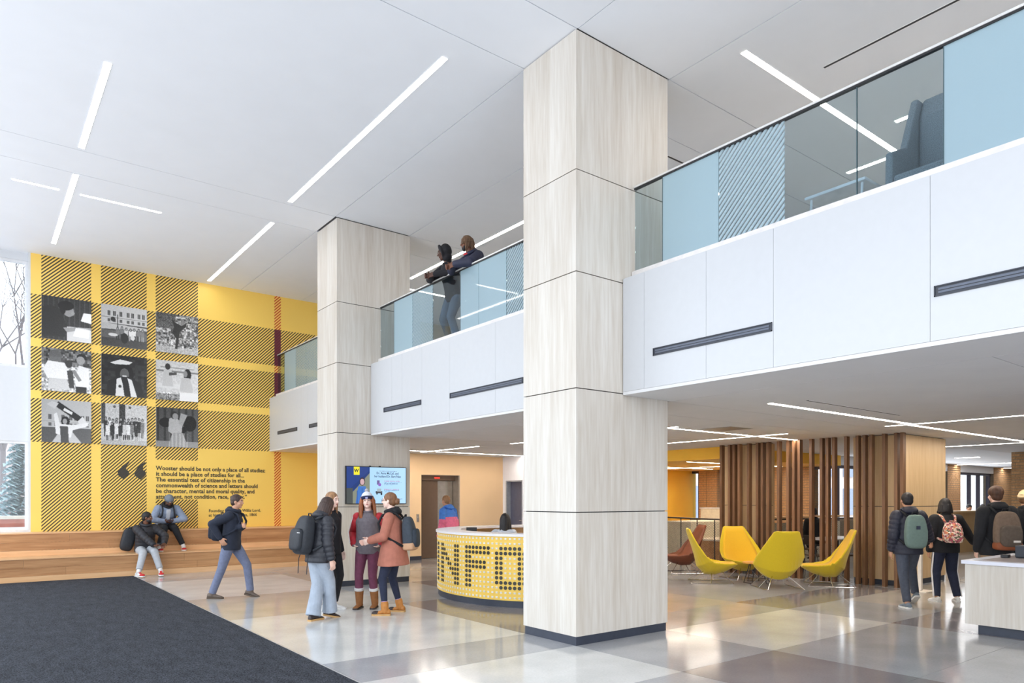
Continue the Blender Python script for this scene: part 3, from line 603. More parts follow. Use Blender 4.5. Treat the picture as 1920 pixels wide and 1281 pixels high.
box('leaf', 12.20, 12.24, 15.23, 15.90, .01, 2.085, M('slate_door', S(86, 90, 112), .4), dr); MB().tube([(12.19, 15.30, 1.0), (12.13, 15.30, 1.0), (12.13, 15.42, 1.0)], .01).build('handle', STEEL, dr)

# ------------------------------------------------------------------ far amber alcove with its lowered ceiling
al = MB(); al.box(13.54, 18.9, 9.75, 9.85, 2.52, 2.789).box(13.54, 13.64, 9.85, 14.85, 2.52, 2.789); tag(al.build('wall_bulkhead', AMB), kind='structure')
tag(MB().box(13.64, 19.1, 9.85, 14.85, 2.52, 2.60).build('ceiling_alcove', M('alcove_ceiling', S(245, 196, 100), .6, var=.02)), kind='structure')
tag(MB().box(13.5, 19.2, 14.85, 15.05, 0, 2.6).build('wall_alcove', AMB), kind='structure')
for lab, ax, a0, a1, c in (('strip light on the amber alcove ceiling, upper one', 'x', 14.03, 18.2, 11.09), ('strip light on the amber alcove ceiling, lower one', 'x', 15.0, 18.07, 13.35), ('strip light crossing the others on the amber alcove ceiling', 'y', 12.0, 14.2, 16.75)):
    strip(SL, lab, ax, a0, a1, c, 2.52, m=LEDW)

# brick perimeter with windows
def bricks(parent, x0, x1, y0, y1, z0, z1, face, single=False):
    # running-bond bricks standing proud of the mortar on one face of a pier ('x-','y-')
    mb = MB(); h = .064; L = .203; g = .010; k = 0; z = z0
    while z < z1-.01:
        off = (k % 2)*L/2; a0, a1 = (y0, y1) if face[0] == 'x' else (x0, x1); a = a0-off
        while a < a1:
            p, q = max(a, a0), min(a+L, a1)
            if q-p > .03:
                e = random.uniform(.006, .011)
                bx = (x0-e, x0, p+g/2, q-g/2, z+g/2, min(z+h, z1)) if face == 'x-' else (p+g/2, q-g/2, y0-e, y0, z+g/2, min(z+h, z1))
                if single: box('brick', *bx, BRICK, parent)
                else: mb.box(*bx)
            a += L+g*0
        z += h+g; k += 1
    if not single: o = mb.build('brick_facing', BRICK, parent); o['kind'] = 'stuff'
random.seed(2)
wr = thing('wall_brick', 'buff brick window wall at the back right', None, kind='structure')
def pier(x0, x1, y0, y1, z1, faces=('x-', 'y-')):
    box('mortar_core', x0, x1, y0, y1, 0, z1, MORTAR, wr)
    for f in faces: bricks(wr, x0, x1, y0, y1, 0.0, z1, f)
pier(18.9, 19.3, 14.20, 14.50, 2.52); pier(18.9, 19.5, 13.78, 14.19, 2.52); pier(18.75, 19.3, 11.28, 11.95, 2.52); pier(18.9, 19.3, 10.62, 10.87, 2.52); box('mortar_core', 18.9, 19.2, 9.95, 14.85, 0, .95, MORTAR, wr)
pier(26.5, 27.6, 9.95, 10.3, 2.79, ('y-',)); pier(30.73, 32.8, 9.95, 10.3, 2.79, ('y-',)); box('mortar_core', 19.2, 36, 9.95, 10.3, 0, 1.05, MORTAR, wr); box('mortar_core', 19.2, 36, 9.95, 10.3, 2.55, 2.789, WHITE, wr)
pr_ = thing('brick_pier', 'buff brick pier at the right edge, behind the walking group', 'pillar', (21.3, 6.1, 0)); box('mortar_core', 20.98, 22.2, 5.2, 6.4, 0, 2.788, MORTAR, pr_)
bricks(pr_, 20.98, 22.2, 5.6, 6.4, 0.9, 2.78, 'x-', True); bricks(pr_, 20.98, 22.2, 5.2, 6.4, 0.0, 2.78, 'y-')
def win(nm, lab, boxes, mulls):
    w = thing(nm, lab, None, kind='structure')
    for b in boxes: box('pane', *b, GWIN, w)
    for b in mulls: box('mullion', *b, MULL, w)
win('window_3', 'alcove window by the amber wall', [(19.05, 19.06, 14.5, 14.85, .95, 2.52), (19.05, 19.06, 11.95, 13.78, .95, 2.52), (19.05, 19.06, 9.95, 11.28, .95, 2.52)],
    [(19.0, 19.12, 14.50, 14.60, .95, 2.52), (19.0, 19.12, 13.0, 13.06, .95, 2.52), (19.0, 19.12, 10.22, 10.29, .95, 2.52), (19.0, 19.12, 9.9, 9.98, .95, 2.52), (19.0, 19.12, 9.95, 14.85, 2.44, 2.52)])
win('window_4', 'row of tall windows behind the slat screen and the bar', [(19.2, 26.5, 10.1, 10.11, 1.05, 2.55), (27.6, 30.73, 10.1, 10.11, 1.05, 2.55), (32.8, 36, 10.1, 10.11, 1.05, 2.55)],
    [(a, a+.07, 10.04, 10.16, 1.05, 2.55) for a in (19.2, 20.4, 21.6, 22.8, 24, 25.2, 26.4, 27.62, 28.75, 29.6, 30.6, 34)]+[(19.2, 36, 10.04, 10.16, 2.47, 2.55)])
fb = thing('far_facade', 'pale office facade seen through the back windows', 'building', (28, 24, 0))
box('wall', 17, 60, 24, 30, -.3, 9, M('pale_facade', S(216, 200, 190), .8, var=.06), fb)
for r_ in range(3):
    for k in range(16): box('window', 18+k*2.4, 19.3+k*2.4, 23.9, 24, .5+r_*2.6, 2.3+r_*2.6, M('facade_window', S(150, 160, 180), .3), fb)
strip(SL, 'bright bar light at the far right, upper of two', 'y', 7.6, 9.9, 27.2, 2.79, .16, LED)
strip(SL, 'bright bar light at the far right, lower of two', 'y', 8.2, 9.9, 31.6, 2.79, .16, LED)
strip(SL, 'short bright light panel far right beyond the golden column', 'y', 7.72, 8.3, 22.7, 2.79, .24, LED)

# ------------------------------------------------------------------ stair railing and seating steps behind
ms = thing('mesh_railing', 'dark mesh guard rail behind the lounge chairs', 'railing', (14.5, 9.5, 0))
RG = M('dark_rail', S(78, 74, 70), .4, metal=.5)
A_, B_, C3 = Vector((15.0, 12.6, 1.10)), Vector((14.2, 9.9, 1.10)), Vector((18.6, 9.1, 1.10))
MB().tube([A_, B_], .02).build('top_rail', RG, ms); MB().tube([B_, C3], .02).build('top_rail', RG, ms)
wire = MB()
for P_, Q_ in ((A_, B_), (B_, C3)):
    n = 4
    for k in range(n+1): q = P_.lerp(Q_, k/n); MB().tube([q, (q.x, q.y, .0)], .014).build('post', RG, ms)
    L = (Q_-P_).length; d = (Q_-P_)/L; kk = int(L/.06)
    for k in range(-16, kk):
        s0, s1 = k*.06, k*.06+.95; za, zb = .08, 1.03
        if s0 < 0: za += -s0; s0 = 0
        if s1 > L: zb -= s1-L; s1 = L
        for fl in (0, 1):
            a = P_+d*s0; b = P_+d*s1; z_a, z_b = (za, zb) if not fl else (1.11-za, 1.11-zb); wire.tube([(a.x, a.y, z_a), (b.x, b.y, z_b)], .0022, 3, caps=False)
w_ = wire.build('wire_mesh', RG, ms); w_['kind'] = 'stuff'
st = thing('seating_steps', 'wooden seating block behind the mesh rail', 'bench', (16.4, 11.5, 0)); box('block', 15.3, 18.1, 11.0, 12.0, 0, .5, OAKX, st); box('seat_pad', 15.3, 18.1, 11.0, 12.0, .5, .54, M('pale_pad', S(225, 215, 195), .7), st); box('back_block', 15.3, 18.1, 12.0, 13.0, 0, .98, M('cream_panel', S(222, 216, 196), .6), st)
sw = MB().box(13.6, 15.0, 13.2, 13.3, 0, 1.0).build('low_partition', M('cream_panel', S(222, 216, 196), .6)); tag(sw, 'cream low partition behind the seated student in blue', 'partition')
wbx = thing('radiator_cabinet', 'cream radiator cabinet under the alcove window', 'cabinet', (18.5, 13.2, 0)); box('body', 18.2, 18.74, 12.2, 13.9, 0, 1.30, M('cream_panel', S(222, 216, 196), .6), wbx, bevel=.01); box('top', 18.18, 18.74, 12.18, 13.92, 1.30, 1.33, WHITEF, wbx)
# bar counter along the windows
OB = M('bar_oak', S(214, 176, 122), .45, var=.08, vs=5, stretch=(.1, 1, 1))
bar = thing('bar_counter', 'long oak window bar at the back right', 'counter', (24, 9.6, 0)); box('bar_top', 22.3, 33, 8.35, 8.75, 1.19, 1.24, OB, bar); box('bar_front', 22.3, 33, 8.40, 8.44, .0, 1.19, wood('bar_front_wood', S(196, 158, 106), S(216, 178, 126), 'z', .5, 4), bar); box('cream_front', 15.6, 18.85, 9.75, 9.8, 0, 1.0, M('cream_panel', S(222, 216, 196), .6), bar)
box('bar_top', 15.4, 18.85, 9.55, 9.93, 1.12, 1.16, OB, bar)
# ------------------------------------------------------------------ walnut slat screen
ss = thing('slat_screen', 'screen of upright walnut slats between the two golden wood columns', 'screen', (13.2, 7.6, 0))
for y in (9.524, 9.315, 9.195, 9.069, 8.836, 8.62, 8.506, 8.371, 8.13, 7.92, 7.793, 7.675, 7.426, 7.21, 7.09, 6.963, 6.724, 6.505, 6.377, 6.254, 6.02, 5.809, 5.708):
    box('slat', 13.15, 13.26, y-.054, y, 0.0, 2.788, SLAT, ss)

# ------------------------------------------------------------------ round information desk
IX, IY, IR, PT, T0 = 8.0, 9.215, 2.0, .036567, 3.565643
desk = thing('information_desk', 'round yellow information desk with black dot lettering and white top', 'desk', (IX, IY, 0))
DY = M('desk_yellow', S(248, 208, 96), .5, var=.03)
def ring(name, r0, r1, z0, z1, mt, a0=0, a1=2*PI, n=144, parent=desk, **k):
    full = abs(a1-a0-2*PI) < 1e-6; R = []
    for i in range(n if full else n+1):
        a = a0+(a1-a0)*i/n; c, s_ = math.cos(a), math.sin(a)
        R.append([(IX+r*c, IY+r*s_, z) for r, z in ((r0, z0), (r1, z0), (r1, z1), (r0, z1))])
    return MB().loft(R, cap=not full, closed=full).build(name, mt, parent, **k)
G0, G1 = math.radians(58), math.radians(290)
ring('front_wall', IR-.05, IR, .10, 1.045, DY, G0, G1); ring('kick_plate', IR-.09, IR-.015, 0, .10, KICK, G0, G1)
ring('inner_lining', IR-.09, IR-.052, .10, 1.045, M('desk_lining_tan', S(206, 178, 140), .6), G0, G1)
ring('countertop', IR-.40, IR+.025, 1.046, 1.082, M('desk_white_top', (.86, .86, .9), .25, var=.01), G0-.01, G1+.01); ring('work_surface', IR-.85, IR-.10, .72, .75, M('desk_lining_tan', S(206, 178, 140), .6), G0+.1, G1-.1)
DOT = M('desk_black_dot', S(54, 52, 48), .45, var=.05); STUD = M('desk_white_stud', S(244, 242, 238), .4); STUD2 = M('desk_grey_line', S(176, 168, 152), .5)
LET = {}
def put(c0, rows):
    for r_, row in enumerate(rows):
        for k, ch in enumerate(row):
            if ch == '#': LET[(c0+k, r_+2)] = 1
put(-23, ['##']*9)
put(-19, ['##.....##', '###....##', '####...##', '##.##..##', '##..##.##', '##...####', '##....###', '##.....##', '##.....##'])
put(-8, ['#######', '#######', '##.....', '######.', '######.', '##.....', '##.....', '##.....', '##.....'])
put(0, ['.#####.', '#######', '##...##', '##...##', '##...##', '##...##', '##...##', '#######', '.#####.'])
studs = MB(); lines = MB()
for ci in range(-34, 36):
    a = T0+ci*PT; c, s_ = math.cos(a), math.sin(a); er, et = Vector((c, s_, 0)), Vector((-s_, c, 0))
    for ri in range(13):
        z = 1.011-.0725*ri; p = Vector((IX, IY, z))+er*(IR)
        if (ci, ri) in LET:
            n = 14; f = [p+er*.006+et*(.0275*math.cos(2*PI*k/n))+Vector((0, 0, .0275*math.sin(2*PI*k/n))) for k in range(n)]; b = [q-er*.008 for q in f]
            MB().loft([b, f]).build('letter_dot', DOT, desk)
        else: studs.obox(p, er, et, (0, 0, 1), .004, .0165, .013); lines.obox(p, er, et, (0, 0, 1), .005, .024, .0022)
o = studs.build('square_studs', STUD, desk); o['kind'] = 'stuff'; o = lines.build('stud_lines', STUD2, desk); o['kind'] = 'stuff'
lt = thing('laptop', 'small black laptop screen on the round information desk', 'laptop', (6.75, 9.95, .752)); box('base', 6.62, 6.88, 9.72, 9.92, .752, .77, BLACK, lt)
lt2 = MB().obox((6.79, 9.95, 1.06), (.79, -.61, 0), (.61, .79, 0), (0, 0, 1), .09, .008, .055).build('screen', BLACK, lt); MB().tube([(6.79, 9.95, .77), (6.79, 9.95, 1.02)], .012).build('stand', BLACK, lt)
kb = thing('desk_phone', 'black desk phone on the information desk beside the near column', 'phone', (7.6, 9.7, 1.0)); box('phone_base', 7.5, 7.72, 8.2, 8.36, .752, .80, BLACK, kb); MB().tube([(7.5, 8.4, .83), (7.56, 8.4, .86), (7.68, 8.4, .86), (7.74, 8.4, .83)], .02).build('handset', BLACK, kb)

# ------------------------------------------------------------------ reception counter at the lower right
rc = thing('reception_counter', 'pale wood reception counter with white top at lower right corner', 'counter', (10.3, 1, 0))
KX0, KX1, KY1 = 9.40, 11.1, 3.34
for a, b in ((-3, -1.1), (-1.1, .75), (.75, KY1)): box('front_panel', KX0, KX0+.025, a+.001, b-.001, .115, .825, CLAD, rc)
box('end_panel', KX0+.026, KX1, KY1-.025, KY1, .115, .825, CLAD, rc); box('kick_plate', KX0+.06, KX1-.05, -3, KY1-.12, 0, .115, KICK, rc); box('carcass', KX0+.026, KX1-.01, -3, KY1-.026, .115, .825, M('carcass_grey', (.4, .4, .4), .7), rc)
TOPM = M('counter_white', S(226, 228, 240), .3, var=.01)
MB().box(KX0-.03, KX0+.12, -3, KY1+.03, .828, .87).box(KX0+.12, KX1, KY1-.10, KY1+.03, .828, .87).build('countertop', TOPM, rc); box('inset_top', KX0+.12, KX1, -3, KY1-.10, .828, .868, M('counter_grey_top', S(150, 140, 142), .35, var=.03), rc)
eq = thing('receipt_printer', 'dark grey box printer on the counter at right edge of picture', 'printer', (10.4, 2.9, .87)); box('case', 10.28, 10.75, 2.62, 3.10, .871, 1.02, M('printer_dark', S(52, 58, 68), .5), eq, bevel=.012); box('paper_slot', 10.36, 10.62, 2.8, 2.83, 1.02, 1.026, BLACK, eq); MB().tube([(10.55, 3.0, 1.02), (10.50, 2.95, 1.05), (10.62, 2.9, 1.04)], .006).build('cable', BLACK, eq)
e2 = thing('card_reader', 'tiny black card reader on the counter, left of the printer', 'card reader', (10.2, 3.18, .87)); box('body', 10.14, 10.24, 3.13, 3.21, .871, .91, BLACK, e2, bevel=.006)

# ------------------------------------------------------------------ hexagonal lounge chairs
YF = M('mustard_fabric', S(212, 184, 26), .85, var=.05, vs=120, bump=.25, sheen=.2); YF2 = M('mustard_seat', S(222, 176, 32), .85, var=.05, vs=120, bump=.25, sheen=.2); BF = M('rust_leather', S(118, 62, 38), .5, var=.1); BF2 = M('rust_seat', S(134, 72, 42), .5, var=.1)
def lounge(label, x, y, rz, m1, m2, group=None, name='lounge_chair'):
    t = thing(name, label, 'chair', (x, y, 0), rz, group)
    # sections from seat front to back top: centre (y,z), half width, wing lift direction (dy,dz), wing amount, thickness
    sec = [(.435, .395, .20, .02, .035), (.40, .39, .235, .03, .05), (.22, .325, .33, .105, .08), (.02, .27, .41, .19, .09), (-.12, .27, .445, .24, .09), (-.23, .38, .455, .20, .085), (-.28, .56, .45, .12, .07), (-.35, .76, .375, .06, .06), (-.42, .95, .285, .03, .055), (-.455, 1.05, .235, .015, .045), (-.465, 1.07, .20, .01, .03)]
    sec = [(a+.02, b-.03, c, d, e) for a, b, c, d, e in sec]
    rings = []; top = []
    for i, (cy_, cz_, hw, wing, th) in enumerate(sec):
        a = sec[max(i-1, 0)]; b = sec[min(i+1, len(sec)-1)]; ty, tz = b[0]-a[0], b[1]-a[1]; L = math.hypot(ty, tz); ny, nz = -tz/L, ty/L
        if nz < 0 and i < 3: ny, nz = -ny, -nz
        ny, nz = (tz/L, -ty/L); 
        if nz < 0: ny, nz = -ny, -nz
        if i > 4: ny, nz = abs(ny), abs(nz)
        up = []; dn = []
        for k in range(-6, 7):
            u = k/6; w = wing*abs(u)**2.0; tt = max(.030, th*(1-.6*abs(u)**3))
            up.append((u*hw, cy_+ny*w, cz_+nz*w)); dn.append((u*hw*.985, cy_+ny*(w-tt), cz_+nz*(w-tt)))
        rings.append(up+dn[::-1]); top.append(up)
    MB().loft(rings).build('shell', m1, t, local=True, smooth=True, remesh=.011, sm=5)
    ins = []
    for i, up in enumerate(top[1:-1]):
        j = i+1; cy_, cz_, hw, wing, th = sec[j]; a = sec[j-1]; b = sec[j+1]; ty, tz = b[0]-a[0], b[1]-a[1]; L = math.hypot(ty, tz); ny, nz = tz/L, -ty/L
        if nz < 0: ny, nz = -ny, -nz
        if i > 3: ny, nz = abs(ny), abs(nz)
        f = .80; U_ = [(p[0]*f, p[1]*1+ny*.012-ny*wing*(1-f*f)*0, p[2]+nz*.012) for p in up]
        U_ = [((k/6)*hw*f, cy_+ny*(wing*(abs(k/6)*f)**2+.013), cz_+nz*(wing*(abs(k/6)*f)**2+.013)) for k in range(-6, 7)]
        D_ = [(p[0], p[1]-ny*.03, p[2]-nz*.03) for p in U_]; ins.append(U_+D_[::-1])
    if m2: MB().loft(ins).build('cushion', m2, t, local=True, smooth=True)
    # chromed wire sled base
    for sx_ in (-1, 1):
        MB().tube([(sx_*.10, .10, .30), (sx_*.33, .37, .012), (sx_*.34, .33, .008), (sx_*.34, -.38, .008), (sx_*.33, -.42, .012), (sx_*.10, -.10, .28)], .0075, 6).build('sled_rod', CHROME, t, local=True)
        MB().tube([(sx_*.08, .0, .26), (sx_*.335, -.04, .012)], .0065, 6).build('strut', CHROME, t, local=True)
    MB().tube([(-.10, .10, .30), (.10, .10, .30)], .0075, 6).build('cross_rod', CHROME, t, local=True); MB().tube([(-.10, -.10, .28), (.10, -.10, .28)], .0075, 6).build('cross_rod', CHROME, t, local=True)
    return t
def face(dx, dy): return math.atan2(-dx, dy)      # rotation that turns local +Y to (dx, dy)
RT, FW = (.7922, -.6102), (.6102, .7922)
def dirn(r, f): return face(RT[0]*r+FW[0]*f, RT[1]*r+FW[1]*f)
G_ = 'yellow lounge chairs around the low table'
lounge('yellow lounge chair at left of the four, seen from the side facing right', 11.26, 8.34, dirn(1, -.18), YF, YF2, G_)
lounge('yellow lounge chair facing the camera behind the low table', 12.30, 8.33, dirn(.18, -1), YF, YF2, G_)
lounge('yellow lounge chair with its hexagonal back to the camera', 11.50, 7.12, dirn(-.05, 1), YF, YF2, G_)
lounge('yellow lounge chair at right of the four, facing left', 12.56, 6.73, dirn(-1, .28), YF, YF2, G_)
lounge('rust brown leather lounge chair behind the left yellow chair', 12.3, 9.86, dirn(-1, -.1), BF, BF2)
lt = thing('coffee_table', 'low round wood-topped table with black wire legs between yellow chairs', 'table', (11.86, 7.76, 0))
MB().tube([(11.86, 7.76, .375), (11.86, 7.76, .40)], .25, 40).build('tabletop', M('table_wood', S(216, 160, 84), .45, var=.06), lt)
for k in range(3):
    a = k*2*PI/3+.4; b = a+.9; MB().tube([(11.86+.12*math.cos(a-.2), 7.76+.12*math.sin(a-.2), .375), (11.86+.24*math.cos(a), 7.76+.24*math.sin(a), .010), (11.86+.24*math.cos(b), 7.76+.24*math.sin(b), .010), (11.86+.12*math.cos(b+.2), 7.76+.12*math.sin(b+.2), .375)], .009, 6).build('leg', BLACK, lt)

# black shell chairs and a table behind the screen
def stacker(label, x, y, rz):
    t = thing('stacking_chair', label, 'chair', (x, y, 0), rz, 'black chairs behind the slat screen')
    MB().box(-.21, .21, -.2, .21, .435, .455).build('seat', M('chair_ply', S(90, 70, 52), .5), t, local=True, bevel=.01); MB().box(-.19, .19, -.235, -.215, .66, .86).build('backrest', BLACK, t, local=True, bevel=.01)
    for s_ in (-1, 1):
        MB().tube([(s_*.18, -.225, .84), (s_*.19, -.2, .45), (s_*.2, -.28, .012)], .011, 6).build('leg', BLACK, t, local=True); MB().tube([(s_*.19, -.16, .44), (s_*.19, .17, .43), (s_*.2, .23, .012)], .011, 6).build('leg', BLACK, t, local=True)
stacker('black chair behind the slats just right of the rear-facing yellow chair', 13.75, 7.55, dirn(1, .2)); stacker('black chair behind the slats above the right yellow chair', 14.6, 7.20, dirn(-1, .3)); stacker('black chair behind the slats, farther back near the white table', 15.3, 8.75, dirn(.4, -1))
wt = thing('work_table', 'white table on black legs behind the slat screen', 'table', (15.0, 8.0, 0)); box('tabletop', 14.3, 15.9, 7.6, 8.3, .72, .745, WHITEF, wt)
for a in (14.35, 15.85):
    for b in (7.65, 8.25): box('leg', a-.02, a+.02, b-.02, b+.02, 0, .72, BLACK, wt)
sn = thing('sign_stand', 'white post on a flat base plate behind the grey backpack walker', 'stand', (13.0, 5.35, 0)); PW = M('stand_white', S(230, 222, 214), .4)
box('base_plate', 12.85, 13.25, 5.15, 5.5, 0.001, .012, PW, sn); box('post', 13.02, 13.08, 5.30, 5.36, .012, 1.05, PW, sn); MB().obox((13.03, 5.30, 1.12), (.79, -.61, 0), (.4, .5, .75), (-.45, -.6, .65), .16, .11, .008).build('sign_panel', M('sign_board', S(196, 176, 150), .5), sn)

# ------------------------------------------------------------------ wall screen
tv = thing('wall_screen', 'flat display with a blue welcome slide mounted on the farther column', 'display', (6.03, 12.0, 1.86))
X0, X1, Z0, Z1 = 5.405, 6.65, 1.505, 2.205
box('housing', X0, X1, 11.975, 12.018, Z0, Z1, BLACK, tv)
n_, k_ = 100, 180; cy_, cx_ = np.mgrid[0:n_, 0:k_]; U2 = (cx_+.5)/k_; V2 = 1-(cy_+.5)/n_
img = np.zeros((n_, k_, 3)); img[:] = (.66, .82, .96); img += (.05*(U2-.5))[..., None]
def mk(m_, c): img[m_] = c
L_ = U2 < .38; mk(L_, (.12, .22, .45)); mk(L_ & (U2 < .05), (.06, .10, .22)); mk(L_ & (V2 < .12+1.9*(U2) ) & (V2 < .95) & (V2 < 2.3*U2+.28) & (U2 > .0) & (V2 < .2+2.0*U2), (.50, .52, .46)); mk(L_ & (V2 > .32+1.55*U2), (.13, .24, .50)); mk(L_ & (U2 < .10) & (V2 < .42), (.28, .30, .30))
E_ = lambda a, b, r, q: ((U2-a)/r)**2+((V2-b)/q)**2 < 1
mk(E_(.255, .60, .045, .115), (.22, .18, .20)); mk(E_(.255, .59, .033, .085), (.78, .64, .66)); mk(L_ & (np.abs(U2-.25) < .06+.09*(.48-V2)) & (V2 < .47), (.24, .44, .74)); mk(L_ & (np.abs(U2-.252) < .003) & (V2 < .42), (.1, .2, .4)); mk(L_ & (np.abs(U2-.17) < .006) & (V2 < .35), (.14, .3, .6))
mk((U2 > .115) & (U2 < .21) & (V2 > .78-.5*0) & (V2 > .74+.9*np.abs(U2-.1625)*-1+.04), (.93, .88, .2))
mk((np.abs(U2-.52) < .022) & (np.abs(V2-.58) < .06), (.42, .36, .56)); mk(E_(.545, .52, .025, .045), (.55, .38, .72)); mk((np.abs(U2-.535) < .055) & (np.abs(V2-.31) < .025), (.28, .30, .34)); mk((np.abs(U2-.535) < .035) & (np.abs(V2-.37) < .045), (.62, .68, .72)); mk(E_(.50, .27, .014, .028) | E_(.575, .26, .014, .028), (.12, .12, .14))
rg = np.random.RandomState(2)
for v_, w0, c in ((.90, .30, (.45, .5, .62)),): mk((np.abs(V2-v_) < .008) & (U2 > .54) & (U2 < .54+w0) & (rg.rand(n_, k_) > .35), c)
for v_, w0, c in ((.62, .27, (.72, .5, .66)), (.585, .30, (.3, .38, .55)), (.55, .24, (.3, .38, .55)), (.515, .16, (.5, .58, .72)), (.39, .26, (.72, .5, .66)), (.355, .28, (.3, .38, .55)), (.325, .1, (.3, .38, .55)), (.12, .32, (.5, .58, .75))): mk((np.abs(V2-v_) < .009) & (U2 > .62) & (U2 < .62+w0) & (rg.rand(n_, k_) > .3), c)
def screen_mat():
    m = bpy.data.materials.new('lit_display'); m.use_nodes = True; nt = m.node_tree; b = nt.nodes['Principled BSDF']; a = nt.nodes.new('ShaderNodeVertexColor'); a.layer_name = 'print'
    nt.links.new(a.outputs[0], b.inputs['Emission Color']); b.inputs['Emission Strength'].default_value = .95; b.inputs['Base Color'].default_value = (.02, .02, .02, 1); b.inputs['Roughness'].default_value = .2; return m
paint_grid('screen', img, (X0+.012, 11.974, Z0+.012), (1, 0, 0), (0, 0, 1), X1-X0-.024, Z1-Z0-.024, screen_mat(), tv)
ST = M('screen_text', S(40, 60, 100), .5)
for i, l in enumerate(['Dr. Anne McCall, and', 'her husband Dr. Bert Palat']):
    o = text_mesh('text_line', l, .062, ST, tv, (6.25, 11.972, 2.065-i*.06), (PI/2, 0, 0), extrude=.0005, bold=.0006, align='CENTER'); w2 = max(v.co.x for v in o.data.vertices)*2; o.data.transform(Matrix.Diagonal(([.46, .56][i]/w2, 1, 1, 1)))
o = text_mesh('emblem', 'W', .085, M('screen_text_black', (.02, .02, .03), .5), tv, (X0+.205, 11.972, 2.095), (PI/2, 0, 0), extrude=.0005, bold=.003, align='CENTER')
for a in (5.88, 6.08): MB().box(a, a+.035, 11.99, 12.01, Z1, Z1+.015).build('bracket', BLACK, tv)
# ================================================================== people
SKIN = {'light': M('skin_light', S(232, 190, 172), .5, var=.03), 'fair': M('skin_fair', S(240, 205, 190), .5, var=.03), 'brown': M('skin_brown', S(118, 76, 56), .5, var=.05), 'dark': M('skin_dark', S(88, 56, 44), .5, var=.05), 'tan': M('skin_tan', S(200, 150, 122), .5, var=.03)}
def hairm(n, c): return M('hair_'+n, c, .55, var=.35, vs=30, stretch=(1, 1, .12), bump=.5, bs=60)
HB = hairm('black', S(28, 24, 26)); HD = hairm('dark_brown', S(62, 44, 38)); HA = hairm('auburn', S(150, 84, 44)); HC = hairm('chestnut', S(122, 84, 56)); HL = hairm('light_brown', S(150, 112, 78))
EYE = M('eye_white', (.55, .52, .50), .4); IRIS = M('iris_dark', (.03, .02, .02), .2); LIP = M('lips', S(176, 98, 92), .5); LIPD = M('lips_dark', S(100, 58, 52), .5)
def cloth(n, c, r=.85, var=.12, vs=25, bump=.35, sheen=.0): return M(n, c, r, var=var, vs=vs, bump=bump, bs=90, sheen=sheen)
def ik(a, b, l1, l2, pole):
    d = b-a; L = min(max(d.length, abs(l1-l2)+.01), (l1+l2)*.999); u = d.normalized(); x = (l1*l1-l2*l2+L*L)/(2*L); h = math.sqrt(max(l1*l1-x*x, 0))
    p = Vector(pole); p = p-u*p.dot(u); p = p.normalized() if p.length > 1e-4 else u.orthogonal().normalized()
    return a+u*x+p*h, a+u*L
def rotm(pitch=0, side=0, twist=0):       # pitch forward, side to +X, twist to the left, degrees
    return (Matrix.Rotation(math.radians(twist), 3, 'Z') @ Matrix.Rotation(math.radians(side), 3, 'Y') @ Matrix.Rotation(math.radians(-pitch), 3, 'X'))
def sbox(mb, c, r, rot=None, e=.45, seg=24, rg=16):  # rounded box (superellipsoid)
    rot = rot or Matrix.Identity(3); c = Vector(c); f = lambda w, m: math.copysign(abs(w)**m, w); n0 = len(mb.v)
    mb.ell((0, 0, 0), (1, 1, 1), seg=seg, rg=rg)
    for i in range(n0, len(mb.v)):
        x, y, z = mb.v[i]; q = math.hypot(x, y); ca, sa = (x/q, y/q) if q > 1e-9 else (0, 0)
        v = Vector((r[0]*f(q, e)*f(ca, e), r[1]*f(q, e)*f(sa, e), r[2]*f(z, e))); mb.v[i] = tuple(c+rot@v)
    return mb
class Person: pass
